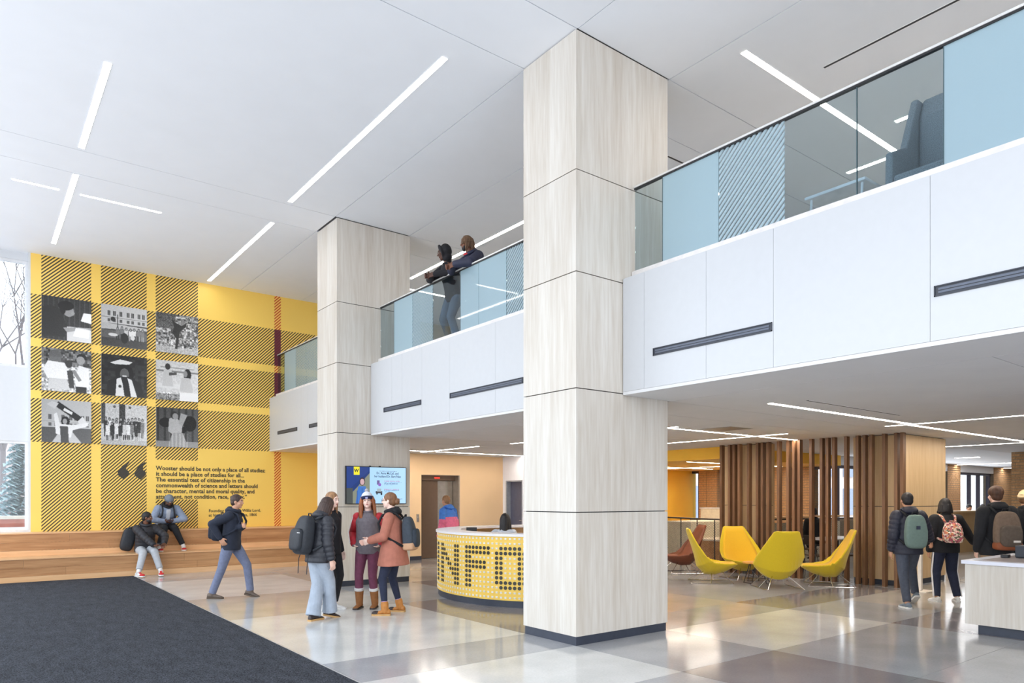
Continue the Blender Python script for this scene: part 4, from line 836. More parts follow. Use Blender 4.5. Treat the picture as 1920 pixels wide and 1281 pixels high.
def person(label, loc, rz, H=1.7, pel=(0, 0, None), lean=(0, 0, 0), head=(0, 0, 0), ankL=None, ankR=None, toe=(12, -12), footp=(0, 0), wL=None, wR=None, poleL=None, poleR=None, kneeL=(0, 1, 0), kneeR=(0, 1, 0),
           skin='light', body=1.0, vox=.008, jacket=None, pants=None, shoes=None, hair=None, face_on=True, handL=None, handR=None, curl=.5, name='person', elbow_w=1.0, shown_legs=True, neck=.0):
    P = Person(); k = H/1.70; T = thing(name, label, 'person', loc, rz); L0 = Vector(loc); Ri = Matrix.Rotation(-rz, 3, 'Z')
    def loc_(p): return Vector(p[1:]) if p[0] == 'l' else Ri @ (Vector(p)-L0)
    sk = SKIN[skin]; pz = .935*k if pel[2] is None else pel[2]; pv = Vector((pel[0], pel[1], pz)); R = rotm(*lean)
    def spine(h):     # h in metres above the pelvis (unscaled); returns point and rotation
        t = min(max(h/.30, 0), 1); q = Matrix.Identity(3).to_quaternion().slerp(R.to_quaternion(), t*.65+.35); Rm = q.to_matrix(); return pv+Rm@Vector((0, -.03*math.sin(min(h, .5)/.5*PI)*0, h*k)), Rm
    nb, Rn = spine(.50)
    sh = {}
    for s_, n in ((-1, 'L'), (1, 'R')): sh[n] = nb+Rn@Vector((s_*.166*k*body, -.01, -.068*k))
    Rh = rotm(*[0, 0, 0]) if head is None else (Matrix.Rotation(math.radians(head[0]), 3, 'Z') @ Matrix.Rotation(math.radians(-head[1]), 3, 'X') @ Matrix.Rotation(math.radians(head[2]), 3, 'Y'))
    hc = nb+(Rn@Vector((0, .02+neck, .075)))*k+(Rh@Vector((0, .012, .095)))*k
    # legs
    hip = {'L': pv+Vector((-.09*k, 0, -.01)), 'R': pv+Vector((.09*k, 0, -.01))}
    ank = {'L': loc_(ankL) if ankL else Vector((-.10*k, 0, .085)), 'R': loc_(ankR) if ankR else Vector((.10*k, 0, .085))}
    knee = {}; 
    for n, kp in (('L', kneeL), ('R', kneeR)): knee[n], ank[n] = ik(hip[n], ank[n], .43*k, .43*k, kp)
    wr = {}; el = {}
    for n, w, pl, s_ in (('L', wL, poleL, -1), ('R', wR, poleR, 1)):
        w = loc_(w) if w else sh[n]+Vector((s_*.06, .05, -.52*k)); el[n], wr[n] = ik(sh[n], w, .285*k, .255*k, pl or (s_*.5, -1, -.3))
    P.__dict__.update(T=T, k=k, spine=spine, nb=nb, Rn=Rn, sh=sh, hc=hc, Rh=Rh, hip=hip, knee=knee, ank=ank, wr=wr, el=el, pv=pv)
    # ---- continuous body
    b = MB()
    prof = [(-.09, .10, .08), (-.04, .150, .105), (.03, .155, .108), (.12, .135, .098), (.20, .128, .094), (.30, .15, .105), (.38, .155, .102), (.44, .125, .082), (.50, .070, .06)]
    def trings(prof, e=0, n=20, pr_=None):
        out = []
        for h, rx, ry in prof:
            c, Rm = spine(h); out.append([c+Rm@Vector(((rx*body+e)*k*math.cos(2*PI*i/n), (ry*(.5+.5*body)+e)*k*math.sin(2*PI*i/n), 0)) for i in range(n)])
        return out
    b.loft(trings(prof)); b.cap([nb+Rn@Vector((0, 0, -.03)), hc-Rh@Vector((0, .02, .05))*k], [.056*k, .052*k])
    for n in 'LR':
        b.cap([hip[n], hip[n].lerp(knee[n], .5), knee[n], knee[n].lerp(ank[n], .35), ank[n]], [.085*k, .073*k, .054*k, .052*k, .037*k])
        b.cap([nb+Rn@Vector((0, 0, -.06)), sh[n]], [.06*k, .052*k]); b.cap([sh[n], el[n], el[n].lerp(wr[n], .35), wr[n]], [.05*k, .038*k, .037*k, .026*k])
    # head
    E = lambda c, r: b.ell(hc+Rh@(Vector(c)*k), tuple(q*k for q in r), Rh, 16, 12)
    E((0, -.012, .028), (.073, .092, .088)); E((0, .018, -.035), (.060, .068, .075)); E((0, .050, -.086), (.030, .028, .022)); E((0, .094, -.022), (.0125, .020, .013)); E((0, .088, -.002), (.0085, .014, .026)); E((0, .072, .026), (.046, .014, .012))
    for s_ in (-1, 1): E((s_*.074, -.002, -.012), (.009, .018, .030)); E((s_*.036, .058, -.030), (.022, .022, .024))
    # hands with five fingers
    for n, s_, hd in (('L', -1, handL), ('R', 1, handR)):
        d = (wr[n]-el[n]).normalized(); nrm = None; cu = curl
        if hd:
            if hd.get('dir'): d = (Ri@Vector(hd['dir'])).normalized()
            if hd.get('ldir'): d = Vector(hd['ldir']).normalized()
            if hd.get('palm'): nrm = Ri@Vector(hd['palm'])
            cu = hd.get('curl', curl)
        if nrm is None: nrm = Vector((-s_, 0, 0))
        nrm = (nrm-d*nrm.dot(d)); nrm = nrm.normalized() if nrm.length > 1e-3 else d.orthogonal().normalized(); side = d.cross(nrm)*(-s_)   # towards the thumb
        if side.dot(Vector((0, 1, 0)))+side.z*.3 < 0 and not (hd and hd.get('keep')): side = -side
        Q = Matrix((side, d, nrm)).transposed(); w0 = wr[n]; pc = w0+d*.05*k; sbox(b, pc, (.040*k, .050*k, .0145*k), Q, .7, 14, 10); b.cap([w0, pc], [.026*k, .022*k], 10)
        for q, ln in ((.034, .074), (.0115, .084), (-.0115, .079), (-.034, .062)):
            p0 = w0+d*.085*k+side*q*k*.95; a1, a2, a3 = cu*.7, cu*1.6, cu*2.3
            D = lambda a: d*math.cos(a)+nrm*math.sin(a)
            p1 = p0+D(a1)*ln*.45*k+side*q*.12; p2 = p1+D(a2)*ln*.32*k; p3 = p2+D(a3)*ln*.25*k; b.cap([p0-d*.02, p0, p1, p2, p3], [.010*k, .0098*k, .0092*k, .0085*k, .0075*k], 8)
        p0 = w0+d*.025*k+side*.030*k; p1 = p0+(d*.55+side*.6+nrm*.35).normalized()*.040*k; p2 = p1+(d*.85+side*.15+nrm*.5).normalized()*.032*k; b.cap([p0, p1, p2], [.0135*k, .0115*k, .009*k], 8)
    b.build('body', sk, T, local=True, smooth=True, remesh=vox, sm=2)
    if face_on:
        for s_ in (-1, 1):
            e = MB().ell(hc+Rh@(Vector((s_*.030, .0765, .006))*k), (.0125*k, .008*k, .0062*k), Rh, 12, 8).build('eye', EYE, T, local=True, smooth=True)
            MB().ell(hc+Rh@(Vector((s_*.030, .0835, .006))*k), (.0062*k, .003*k, .0062*k), Rh, 10, 6).build('iris', IRIS, e, local=True, smooth=True)
            MB().cap([hc+Rh@(Vector((s_*.018, .087, .027))*k), hc+Rh@(Vector((s_*.046, .076, .028))*k)], [.0045*k, .003*k], 6).build('eyebrow', hair['mat'] if hair else HB, T, local=True, smooth=True)
        MB().ell(hc+Rh@(Vector((0, .0815, -.056))*k), (.020*k, .008*k, .0065*k), Rh, 12, 8).build('lips', LIPD if skin in ('dark', 'brown') else LIP, T, local=True, smooth=True)
    # ---- jacket
    if jacket:
        J = dict(e=.03, hem=-.10, collar=.52, sr=(.080, .062, .048), puff=0, flare=0); J.update(jacket); j = MB(); e = J['e']; hs = []; h = J['hem']
        while h < .475: hs.append(h); h += .02
        pr2 = []
        for h in hs:
            rx = np.interp(h, [q[0] for q in prof], [q[1] for q in prof]); ry = np.interp(h, [q[0] for q in prof], [q[2] for q in prof])
            if h < .03: rx, ry = .158, .112
            if .03 < h < .3: rx = max(rx, .150); ry = max(ry, .104)
            fl = J['flare']*max(0, .15-h)/.25; pf = J['puff']*abs(math.sin(h*PI/.075))
            if h > .42: e2 = e*.7
            else: e2 = e
            pr2.append((h, rx+e2+fl+pf, ry+e2+fl*.6+pf))
        pr2.append((.49, .085+e*.5, .075+e*.3)); pr2.append((J['collar'], .066, .066)); j.loft(trings(pr2, 0, 24))
        for n in 'LR':
            a0, a1, a2 = J['sr']; j.cap([nb+Rn@Vector((0, 0, -.06)), sh[n]], [.062*k, a0*k*.86])
            if J['puff']:
                pts = []; rr = []
                for A_, B_, r0, r1, m_ in ((sh[n], el[n], a0, a1, 12), (el[n], wr[n], a1, a2, 11)):
                    for i in range(m_):
                        t = i/m_; pts.append(A_.lerp(B_, t)); rr.append((r0+(r1-r0)*t)*k+J['puff']*(.8 if i % 3 else -.5))
                pts.append(wr[n]); rr.append(a2*k*.85); j.tube(pts, rr, 14); j.cap([sh[n]], [a0*k], 14); j.cap([el[n]], [a1*k*1.02], 14)
            else: j.cap([sh[n], el[n], el[n].lerp(wr[n], .85), wr[n]-(wr[n]-el[n])*.04], [a0*k, a1*k, a2*k, a2*k*.92], 14)
        jo = j.build(J.get('name', 'jacket'), J['mat'], T, local=True, smooth=True, remesh=max(vox, .009), sm=3 if J['puff'] else 5); P.jacket = jo
        if J.get('label'): jo['label'] = J['label']
        if J.get('hood'):
            h_ = MB(); c, Rm = spine(.50); h_.ell(c+Rm@Vector((0, -.075, .02))*k, (.115*k, .075*k, .055*k), Rm @ Matrix.Rotation(.35, 3, 'X'), 16, 10)
            pts = [c+Rm@Vector((.088*math.cos(a), .085*math.sin(a)-.005, .035-.02*math.sin(a)))*k for a in [2*PI*i/20 for i in range(20)]]; h_.tube(pts, .030*k, 10, closed=True)
            h_.build('hood', J.get('hoodmat', J['mat']), jo, local=True, smooth=True, remesh=.009, sm=4)
        elif J.get('collarring', True):
            c, Rm = spine(.49); pts = [c+Rm@Vector((.068*math.cos(a), .066*math.sin(a)+.006, .03-.012*math.sin(a)))*k for a in [2*PI*i/20 for i in range(20)]]
            MB().tube(pts, .017*k, 8, closed=True).build('collar', J.get('hoodmat', J['mat']), jo, local=True, smooth=True)
        for n in 'LR':
            d = (wr[n]-el[n]).normalized(); MB().tube([wr[n]-d*.035, wr[n]+d*.006], [J['sr'][2]*k*.86, J['sr'][2]*k*.8], 14).build('cuff', J.get('cuffmat', J['mat']), jo, local=True, smooth=True)
    if pants:
        Q = dict(r=(.095, .088, .068, .060, .052), end=.03, e=.012); Q.update(pants); p = MB(); r0, r1, r2, r3, r4 = Q['r']
        pp = [(-.10, .11, .09), (-.05, .155, .11), (.02, .160, .114), (.09, .145, .105), (.12, .135, .1)]; p.loft(trings(pp, Q['e'], 20))
        for n in 'LR':
            u = (knee[n]-ank[n]).normalized(); en = ank[n]+u*Q['end']; p.cap([hip[n]+Vector((0, 0, -.02)), hip[n].lerp(knee[n], .45), knee[n]], [r0*k, r1*k, r2*k], 14); p.cap([knee[n], knee[n].lerp(en, .45)], [r2*k, r3*k], 14); p.tube([knee[n].lerp(en, .45), en], [r3*k, r4*k], 14)
        po = p.build('trousers', Q['mat'], T, local=True, smooth=True, remesh=max(vox, .009), sm=4); P.pants = po
        if Q.get('stripe'):
            for n, s_ in (('L', -1), ('R', 1)):
                for o_ in (0, 1):
                    pts = []
                    for A_, B_, ra, rb in ((hip[n], knee[n], r0*.96, r2), (knee[n], ank[n], r2, r4)):
                        for i in range(5): t = i/4; pts.append(A_.lerp(B_, t)+Vector((s_*(ra+(rb-ra)*t)*k*.98, -.012-.02*o_, 0)))
                    MB().tube(pts, .008, 6).build('side_stripe', Q['stripe'], po, local=True)
        if Q.get('socks'):
            for n in 'LR': u = (knee[n]-ank[n]).normalized(); MB().tube([ank[n]-u*.03, ank[n]+u*(Q['end']+.03)], [.043*k, .043*k], 14).build('sock', Q['socks'], T, local=True, smooth=True)
    if shoes:
        Z = dict(up=0, h=1.0); Z.update(shoes)
        for n, tw, fp in (('L', toe[0], footp[0]), ('R', toe[1], footp[1])):
            Rf = Matrix.Rotation(math.radians(tw), 3, 'Z'); a = ank[n]; base = Vector((a.x, a.y, a.z-.085)); piv = base+Rf@Vector((0, .11*k, 0)); Rp = Rf @ Matrix.Rotation(math.radians(-fp), 3, 'X')
            if fp: base = piv-Rp@Vector((0, .11*k, 0)); dz = a-(base+Rp@Vector((0, 0, .085))); base += Vector((dz.x, dz.y, dz.z if Z.get('lift', True) else 0))
            sec = [(-.078, .018, .055), (-.070, .034, .085), (-.02, .040, .10*Z['h']), (.03, .040, .088*Z['h']), (.08, .045, .064), (.125, .046, .050), (.160, .036, .040), (.180, .016, .026)]; rings = []; so = []
            for y, w, h in sec:
                rings.append([base+Rp@(Vector((w*1.02*math.cos(t)*(1 if math.sin(t) < .3 else .8), y, .016+max(0, (h-.016)*(.5+.5*math.sin(t)))))*k) for t in [2*PI*i/14 for i in range(14)]])
                so.append([base+Rp@(Vector((x_*w*1.10, y*1.035, z_))*k) for x_, z_ in ((-1, 0), (1, 0), (1, .024), (-1, .024))])
            mb = MB().loft(rings)
            if Z['up']: 
                u = (knee[n]-ank[n]).normalized(); mb.cap([a+Vector((0, 0, -.02)), a+u*Z['up']], [.052*k, Z.get('upr', .058)*k], 14)
            s1 = mb.build('shoe', Z['mat'], T, local=True, smooth=True, remesh=.007, sm=2)
            MB().loft(so).build('sole', Z['sole'], s1, local=True)
            if Z.get('laces'): MB().obox(base+Rp@Vector((0, .055, .074))*k, Rp@Vector((1, 0, 0)), Rp@Vector((0, .88, -.48)), Rp@Vector((0, .48, .88)), .022, .035, .006).build('laces', Z['laces'], s1, local=True)
            if Z.get('toecap'): MB().ell(base+Rp@Vector((0, .125, .034))*k, (.049*k, .060*k, .030*k), Rp, 14, 10).build('toe_cap', Z['toecap'], s1, local=True, smooth=True)
            if Z.get('fur'):
                u = (knee[n]-ank[n]).normalized(); c = a+u*Z['up']; MB().tube([c-u*.025, c-u*.015, c+u*.02, c+u*.03], [.055*k, .072*k, .072*k, .055*k], 16).build('fleece_cuff', Z['fur'], s1, local=True, smooth=True)
    if hair: do_hair(P, hair, T)
    return P
def do_hair(P, hair, T):
    st, m_ = hair['style'], hair['mat']; hc, Rh, k = P.hc, P.Rh, P.k; V3 = lambda *a: hc+Rh@(Vector(a)*k); h = MB(); rr = random.Random(hair.get('seed', 1))
    if st in ('short', 'long', 'bun', 'locs', 'fro'):
        h.ell(V3(0, -.020, .036), (.082*k, .096*k, .088*k), Rh, 20, 14); h.ell(V3(0, -.045, -.01), (.074*k, .062*k, .075*k), Rh, 16, 12)
    if st == 'long':
        L = hair.get('len', .30)
        for i in range(15):
            a = math.radians(-118+236*i/14); x, y = math.sin(a)*.078*hair.get('vol', 1), -math.cos(a)*.086-.012; l = L*rr.uniform(.88, 1.05); out = rr.uniform(.9, 1.15)
            h.cap([V3(x*.8, y*.8, .06), V3(x, y, 0), V3(x*1.06*out, y*1.05, -.10)]+[V3(x*1.12*out+rr.uniform(-.01, .01), y*1.02-.0, -.10-(l-.10)*t)*1 for t in (.5, 1)], [.020*k, .024*k, .024*k, .022*k, .010*k], 8)
    if st == 'bun': h.ell(V3(0, -.115, .03-hair.get('low', .0)), (.045*k, .040*k, .042*k), Rh, 12, 8); h.ell(V3(.02, -.13, .05-hair.get('low', .0)), (.03*k, .02*k, .03*k), Rh, 10, 8)
    if st == 'locs':
        lk = MB()
        for i in range(26):
            a = 2*PI*i/26; x, y = math.sin(a)*.078, math.cos(a)*.09-.015; l = rr.uniform(.07, .13) if y < .045 else rr.uniform(.0, .035)
            lk.cap([V3(x*.5, y*.5, .115), V3(x*.95, y*.95, .07), V3(x*1.1, y*1.1, .02-.0*l), V3(x*1.15, y*1.15, -l+.01)], [.014*k, .014*k, .0115*k, .009*k], 6)
    if st == 'locs': lk.build('dreadlocks', hairm('loc_tip', S(112, 84, 62)), T, local=True, smooth=True)['kind'] = 'stuff'
    if st == 'fro': h.ell(V3(0, -.02, .045), (.092*k, .104*k, .094*k), Rh, 20, 14)
    if h.v: h.build('hair', m_, T, local=True, smooth=True, remesh=.0065, sm=1)
    if hair.get('beanie'):
        bm_, br = hair['beanie']; o = MB(); n = 24
        prof = [(.02, 1.0), (.05, 1.0), (.085, .93), (.115, .74), (.132, .45), (.138, .12)]
        o.loft([[V3(.088*q*math.cos(2*PI*i/n), .104*q*math.sin(2*PI*i/n)-.012, z+.012*math.sin(2*PI*i/n)) for i in range(n)] for z, q in prof]); ob = o.build('beanie', bm_, T, local=True, smooth=True)
        MB().loft([[V3(.092*q*math.cos(2*PI*i/n), .108*q*math.sin(2*PI*i/n)-.012, z+.014*math.sin(2*PI*i/n)) for i in range(n)] for z, q in ((.018, .98), (.016, 1.03), (.062, 1.03), (.064, .97))], cap=True).build('brim', br, ob, local=True, smooth=True)
        if hair.get('patch'): MB().obox(V3(hair.get('px', .0), .100, .042), Rh@Vector((1, 0, 0)), Rh@Vector((0, 1, .1)), Rh@Vector((0, -.1, 1)), .018, .003, .014).build('patch', hair['patch'], ob, local=True)
        if hair.get('pom'): MB().ell(V3(0, -.02, .16), .032*k, None, 12, 8).build('pompom', hair['pom'], ob, local=True, smooth=True)
    if hair.get('hood'):
        o = MB(); o.ell(V3(0, -.045, .030), (.106*k, .095*k, .115*k), Rh, 20, 14); o.ell(V3(0, -.04, -.08), (.095*k, .085*k, .07*k), Rh, 16, 10)
        pts = [V3(.088*math.cos(a), .030+.018*math.sin(a), .012+.112*math.sin(a)) for a in [2*PI*i/22 for i in range(22)]]; o.tube(pts, .021*k, 10, closed=True)
        o.build('hood', hair['hood'], T, local=True, smooth=True, remesh=.0075, sm=3)
    if hair.get('beard'): o = MB(); o.ell(V3(0, .052, -.082), (.046*k, .034*k, .034*k), Rh, 14, 10); o.ell(V3(-.046, .036, -.062), (.016*k, .044*k, .030*k), Rh, 12, 8); o.ell(V3(.046, .036, -.062), (.016*k, .044*k, .030*k), Rh, 12, 8); o.build('beard', hair['beard'], T, local=True, smooth=True, remesh=.007, sm=2)
def backpack(P, label, m1, m2, m3=None, w=.155, d=.085, h=.24, c=.20, off=.155, trim=None, patch=None, e=.5, bottom=None, side=0, strap=None, pocket=True, straphang=False):
    o_ = P.T; t = thing('backpack', label, 'backpack', o_.location, o_.rotation_euler.z); q, Rm = P.spine(c); k = P.k; Vp = lambda x, y, z: q+Rm@(Vector((x, y, z))*k); strap = strap or m2
    B = MB(); sbox(B, Vp(side, -off-d, 0), (w*k, d*k, h*k), Rm, e, 28, 20)
    for i, v in enumerate(B.v):        # taper the top a little
        l = Rm.transposed()@(Vector(v)-q); f = 1-.18*max(0, l.z/(h*k)); l.x *= f; l.y = -(off*k)+(l.y+off*k)*(1-.25*max(0, l.z/(h*k))); B.v[i] = tuple(q+Rm@l)
    bo = B.build('bag_body', m1, t, local=True, smooth=True)
    if pocket: sbox(MB(), Vp(side, -off-2*d+.0, -.07), (w*.82*k, .045*k, h*.56*k), Rm, e, 24, 16).build('front_pocket', m2, t, local=True, smooth=True)
    if bottom: sbox(MB(), Vp(side, -off-d-.004, -h+.055), ((w+.006)*k, (d+.008)*k, .062*k), Rm, e, 24, 14).build('base_panel', bottom, t, local=True, smooth=True)
    for s_ in (-1, 1):
        sh = P.sh['L' if s_ < 0 else 'R']
        _, Rs = P.spine(.45); top = P.spine(.455)[0]
        f0 = lambda hh, x, y: P.spine(hh)[0]+P.spine(hh)[1]@(Vector((x, y, 0))*k)
        pts = [Vp(s_*.07+side, -off+.0, h*.82), f0(.485, s_*.105, -.09), f0(.508, s_*.108, -.01), f0(.47, s_*.112, .10), f0(.36, s_*.125, .160), f0(.24, s_*.155, .135), f0(.15, s_*.195, .02), Vp(s_*w*.9+side, -off-.02, -h*.75)]
        MB().tube(pts, .0175, 8).build('strap', strap, t, local=True, smooth=True)
    MB().tube([Vp(-.04+side, -off-.03, h*.95), Vp(-.03+side, -off-.04, h*1.12), Vp(.03+side, -off-.04, h*1.12), Vp(.04+side, -off-.03, h*.95)], .009, 6).build('handle', strap, t, local=True, smooth=True)
    if straphang:
        for s_ in (-1, 1): MB().tube([Vp(s_*.10+side, -off-.05, -h*.9), Vp(s_*.12+side, -off-.06, -h-.05), Vp(s_*.11+side, -off-.05, -h-.26)], .006, 5).build('hanging_strap', strap, t, local=True)
    if patch: MB().obox(Vp(patch[1], -off-2*d-(.047 if pocket else .002), patch[2]), Rm@Vector((1, 0, 0)), Rm@Vector((0, 1, 0)), Rm@Vector((0, 0, 1)), patch[3], .004, patch[4]).build('label_patch', patch[0], t, local=True)
    return t
def phone(x, y, z, ax, lab):
    t = thing('smartphone', lab, 'phone', (x, y, z)); a = Vector(ax).normalized(); u = a.cross(Vector((0, 0, 1))).normalized(); n = u.cross(a).normalized()
    MB().obox((x, y, z), u, a, n, .036, .074, .004).build('case', BLACK, t); MB().obox(Vector((x, y, z))+n*.0045, u, a, n, .033, .069, .0006).build('display', M('phone_glass', S(50, 60, 80), .1), t)

PUFF = cloth('puffer_black', S(44, 46, 54), .5, .08); PACKB = cloth('pack_black', S(34, 38, 46), .6, .25, 18); JEAN = cloth('light_denim', S(158, 168, 182), .9, .12, 9); BLK = cloth('black_cloth', S(26, 27, 32)); NAVY = cloth('navy_cloth', S(34, 40, 62))
GREYS = cloth('grey_sweat', S(176, 180, 186), .95, .06); WSOLE = M('white_sole', (.75, .75, .74), .6); WSHOE = M('white_shoe', (.78, .77, .76), .5); RSHOE = M('red_shoe', S(196, 36, 40), .5); GUM = M('gum_sole', S(190, 150, 96), .6); BRS = cloth('brown_suede', S(142, 92, 50), .8); DKS = M('dark_leather', S(54, 44, 42), .5)

# --- standing group by the far column
p1 = person('person seen from behind in black puffer jacket and pale wide-leg jeans', (3.64, 8.95, 0), dirn(.62, .65), 1.62, lean=(9, 0, 0), head=(-5, 22, 0), ankL=(3.56, 8.90, .085), ankR=(3.83, 9.00, .10), footp=(0, 14), skin='light', vox=.0075,
    wR=('l', .24, .06, .80), wL=('l', -.2, .1, .85), jacket=dict(mat=PUFF, e=.035, hem=-.14, puff=.010, hood=1, sr=(.086, .072, .056), name='puffer_jacket'), pants=dict(mat=JEAN, r=(.108, .10, .088, .092, .108), end=-.02), shoes=dict(mat=DKS, sole=GUM), hair=dict(style='long', mat=HD, len=.20), face_on=False)
backpack(p1, 'black backpack worn by the person in pale jeans', PACKB, PACKB, w=.17, d=.10, h=.27, c=.22, off=.15, straphang=True, patch=(M('reflective_trim', (.7, .7, .7), .4), .12, .02, .03, .004))
p2 = person('person with long light brown hair standing hidden behind the pale-jeans person', (4.10, 9.62, 0), dirn(.9, -.35), 1.68, skin='fair', vox=.009, head=(0, 5, 0), jacket=dict(mat=BLK, e=.03, hem=-.12), pants=dict(mat=BLK), shoes=dict(mat=WSHOE, sole=WSOLE), hair=dict(style='long', mat=HL, len=.42, seed=4))
p3 = person('person facing camera in bobble beanie, grey fleece with red sleeves and maroon leggings', (4.62, 9.46, 0), dirn(-.12, -1), 1.66, head=(14, -4, 4), ankL=(4.70, 9.40, .085), ankR=(4.50, 9.50, .085), toe=(4, -4), skin='fair', vox=.0072,
    wR=('l', .20, .05, .93), wL=('l', -.20, .05, .93), handL=dict(ldir=(.85, -.1, -.45), curl=.3), handR=dict(ldir=(-.85, -.1, -.45), curl=.3), poleR=(.6, -1, 0), poleL=(-.6, -1, 0), jacket=dict(mat=cloth('grey_fleece', S(112, 106, 112)), e=.032, hem=-.12, sr=(.064, .056, .046), name='fleece'), pants=dict(mat=cloth('maroon_knit', S(112, 58, 82)), r=(.10, .088, .066, .064, .060), end=.17),
    shoes=dict(mat=BRS, sole=DKS, up=.20, upr=.068, fur=M('fleece_white', (.85, .83, .82), .95, bump=1.0, bs=200)), hair=dict(style='long', mat=HA, len=.34, vol=1.25, beanie=(M('beanie_white', S(214, 214, 222), .9), M('beanie_navy', S(30, 38, 74), .9)), pom=M('pom_grey', S(180, 176, 180), .95, bump=1, bs=150), patch=M('patch_lilac', S(150, 150, 190), .7)))
REDS = cloth('red_sleeve', S(178, 30, 44), .6); WST = M('white_stripe', (.85, .82, .82), .6)
for n, s_ in (('L', -1), ('R', 1)):
    sl = MB().cap([p3.sh[n]+Vector((s_*.004, 0, .0)), p3.el[n], p3.el[n].lerp(p3.wr[n], .9)], [.069, .062, .052], 14).build('red_sleeve', REDS, p3.T, local=True, smooth=True)
    for o_ in (-.022, .022): MB().tube([p3.sh[n]+Vector((s_*.064, .015+o_, 0)), p3.el[n]+Vector((s_*.061, .02+o_, 0)), p3.wr[n]+Vector((s_*.046, .02+o_, .03))], .007, 6).build('white_stripe', WST, sl, local=True)
p4 = person('person in terracotta jacket with backpack, black leggings and duck boots facing left', (4.66, 8.76, 0), dirn(-1, .12), 1.67, lean=(3, 0, 0), head=(3, 0, 0), ankR=(4.82, 8.86, .085), ankL=(4.50, 8.70, .085), toe=(8, -10), skin='fair', vox=.0072,
    wL=(4.35, 8.86, 1.02), wR=(4.42, 9.02, 1.02), poleL=(-.8, -1, -.6), poleR=(.8, -1, -.6), jacket=dict(mat=cloth('terracotta_canvas', S(172, 108, 90), .8, .10, 12), e=.036, hem=-.24, flare=.08, sr=(.078, .066, .054), hood=1, hoodmat=BLK), pants=dict(mat=NAVY, r=(.102, .088, .064, .056, .044), end=.10, socks=M('lilac_sock', S(176, 150, 196), .9)),
    shoes=dict(mat=cloth('tan_leather', S(180, 118, 54), .6), sole=GUM, up=.07, upr=.056, toecap=DKS), hair=dict(style='bun', mat=HC, low=.045))
backpack(p4, 'charcoal backpack with tan leather base on the terracotta jacket', cloth('pack_slate', S(58, 66, 76)), cloth('pack_slate2', S(46, 54, 64)), w=.15, d=.085, h=.235, c=.20, off=.16, bottom=M('tan_suede', S(190, 150, 118), .8), strap=BLK)
gl = thing('eyeglasses', 'thin glasses on the face of the person in the terracotta jacket', 'glasses', p4.T.location, p4.T.rotation_euler.z)
for s_ in (-1, 1):
    MB().tube([p4.hc+p4.Rh@Vector((s_*.031+.02*math.cos(a), .094, .002+.016*math.sin(a))) for a in [2*PI*i/14 for i in range(14)]], .0018, 5, closed=True).build('rim', M('thin_rim', S(90, 70, 60), .3, metal=.6), gl, local=True)
    MB().tube([p4.hc+p4.Rh@Vector((s_*.051, .092, .004)), p4.hc+p4.Rh@Vector((s_*.079, .0, .006))], .0016, 5).build('temple', M('thin_rim', S(90, 70, 60), .3), gl, local=True)
MB().tube([p4.hc+p4.Rh@Vector((-.011, .097, .004)), p4.hc+p4.Rh@Vector((.011, .097, .004))], .0016, 5).build('bridge', M('thin_rim', S(90, 70, 60), .3), gl, local=True)

# --- walking figure in front of the bench
p5 = person('person in black jacket and grey-blue trousers striding right past the bench', (3.33, 11.76, 0), dirn(1, -.02), 1.68, pel=(0, 0, .90), lean=(6, 0, 0), head=(0, 4, 0), ankL=(3.62, 11.72, .10), ankR=(3.06, 11.86, .085), toe=(0, 0), footp=(14, 0), skin='tan', vox=.0085,
    wL=(3.42, 11.50, 1.16), wR=(3.12, 11.62, .98), poleL=(-.4, -1, -.6), jacket=dict(mat=cloth('jacket_ink', S(34, 40, 56)), e=.034, hem=-.12, sr=(.08, .066, .052), hood=1), pants=dict(mat=cloth('slate_blue_chino', S(108, 116, 142)), r=(.10, .09, .070, .064, .06), end=.0), shoes=dict(mat=cloth('taupe_suede', S(104, 92, 84)), sole=M('sole_brown', S(80, 66, 54), .7), up=.05), hair=dict(style='short', mat=HD))
PT_ = 0
backpack(p5, 'dark blue-black backpack on the striding person', cloth('pack_ink', S(30, 36, 52)), cloth('pack_ink', S(30, 36, 52)), w=.14, d=.08, h=.22, c=.22, off=.155)

# --- two people sitting on the steps
p6 = person('seated person in black puffer, grey joggers and red-and-white sneakers on the lower step', (2.93, 16.62, 0), PI, 1.74, pel=(0, 0, .545), lean=(14, 3, 10), head=(62, 4, 0), ankR=(2.70, 15.99, .10), ankL=(3.12, 16.02, .10), toe=(-6, 22), skin='brown', vox=.0085,
    wR=(3.02, 16.14, .63), wL=(3.22, 16.22, .66), poleR=(1, -.2, -.2), poleL=(-1, -.2, -.2), handR=dict(dir=(.75, -.2, -.05), palm=(0, 0, 1), curl=.35), handL=dict(dir=(-.3, -.8, -.3), palm=(0, 0, -1)), jacket=dict(mat=cloth('puffer_soft_black', S(40, 40, 46), .6), e=.036, hem=-.06, puff=.008, hood=1, sr=(.088, .072, .056), name='puffer_jacket'), pants=dict(mat=GREYS, r=(.10, .095, .078, .066, .062), end=.06, socks=WSHOE), shoes=dict(mat=WSHOE, sole=WSOLE, laces=RSHOE, toecap=RSHOE), hair=dict(style='short', mat=HB, beard=HB))
t = thing('backpack', 'black backpack worn by the person on the lower step, left of them', 'backpack', (2.66, 16.80, .62)); sbox(MB(), (2.64, 16.80, .74), (.13, .09, .25), Matrix.Rotation(.25, 3, 'Y'), .55).build('bag_body', PACKB, t, smooth=True); MB().tube([(2.66, 16.78, .98), (2.76, 16.66, 1.03), (2.80, 16.50, .98), (2.76, 16.46, .82)], .016).build('strap', PACKB, t)
phone(3.13, 16.10, .675, (.8, -.3, .1), 'dark phone in the hand of the person on the lower step')
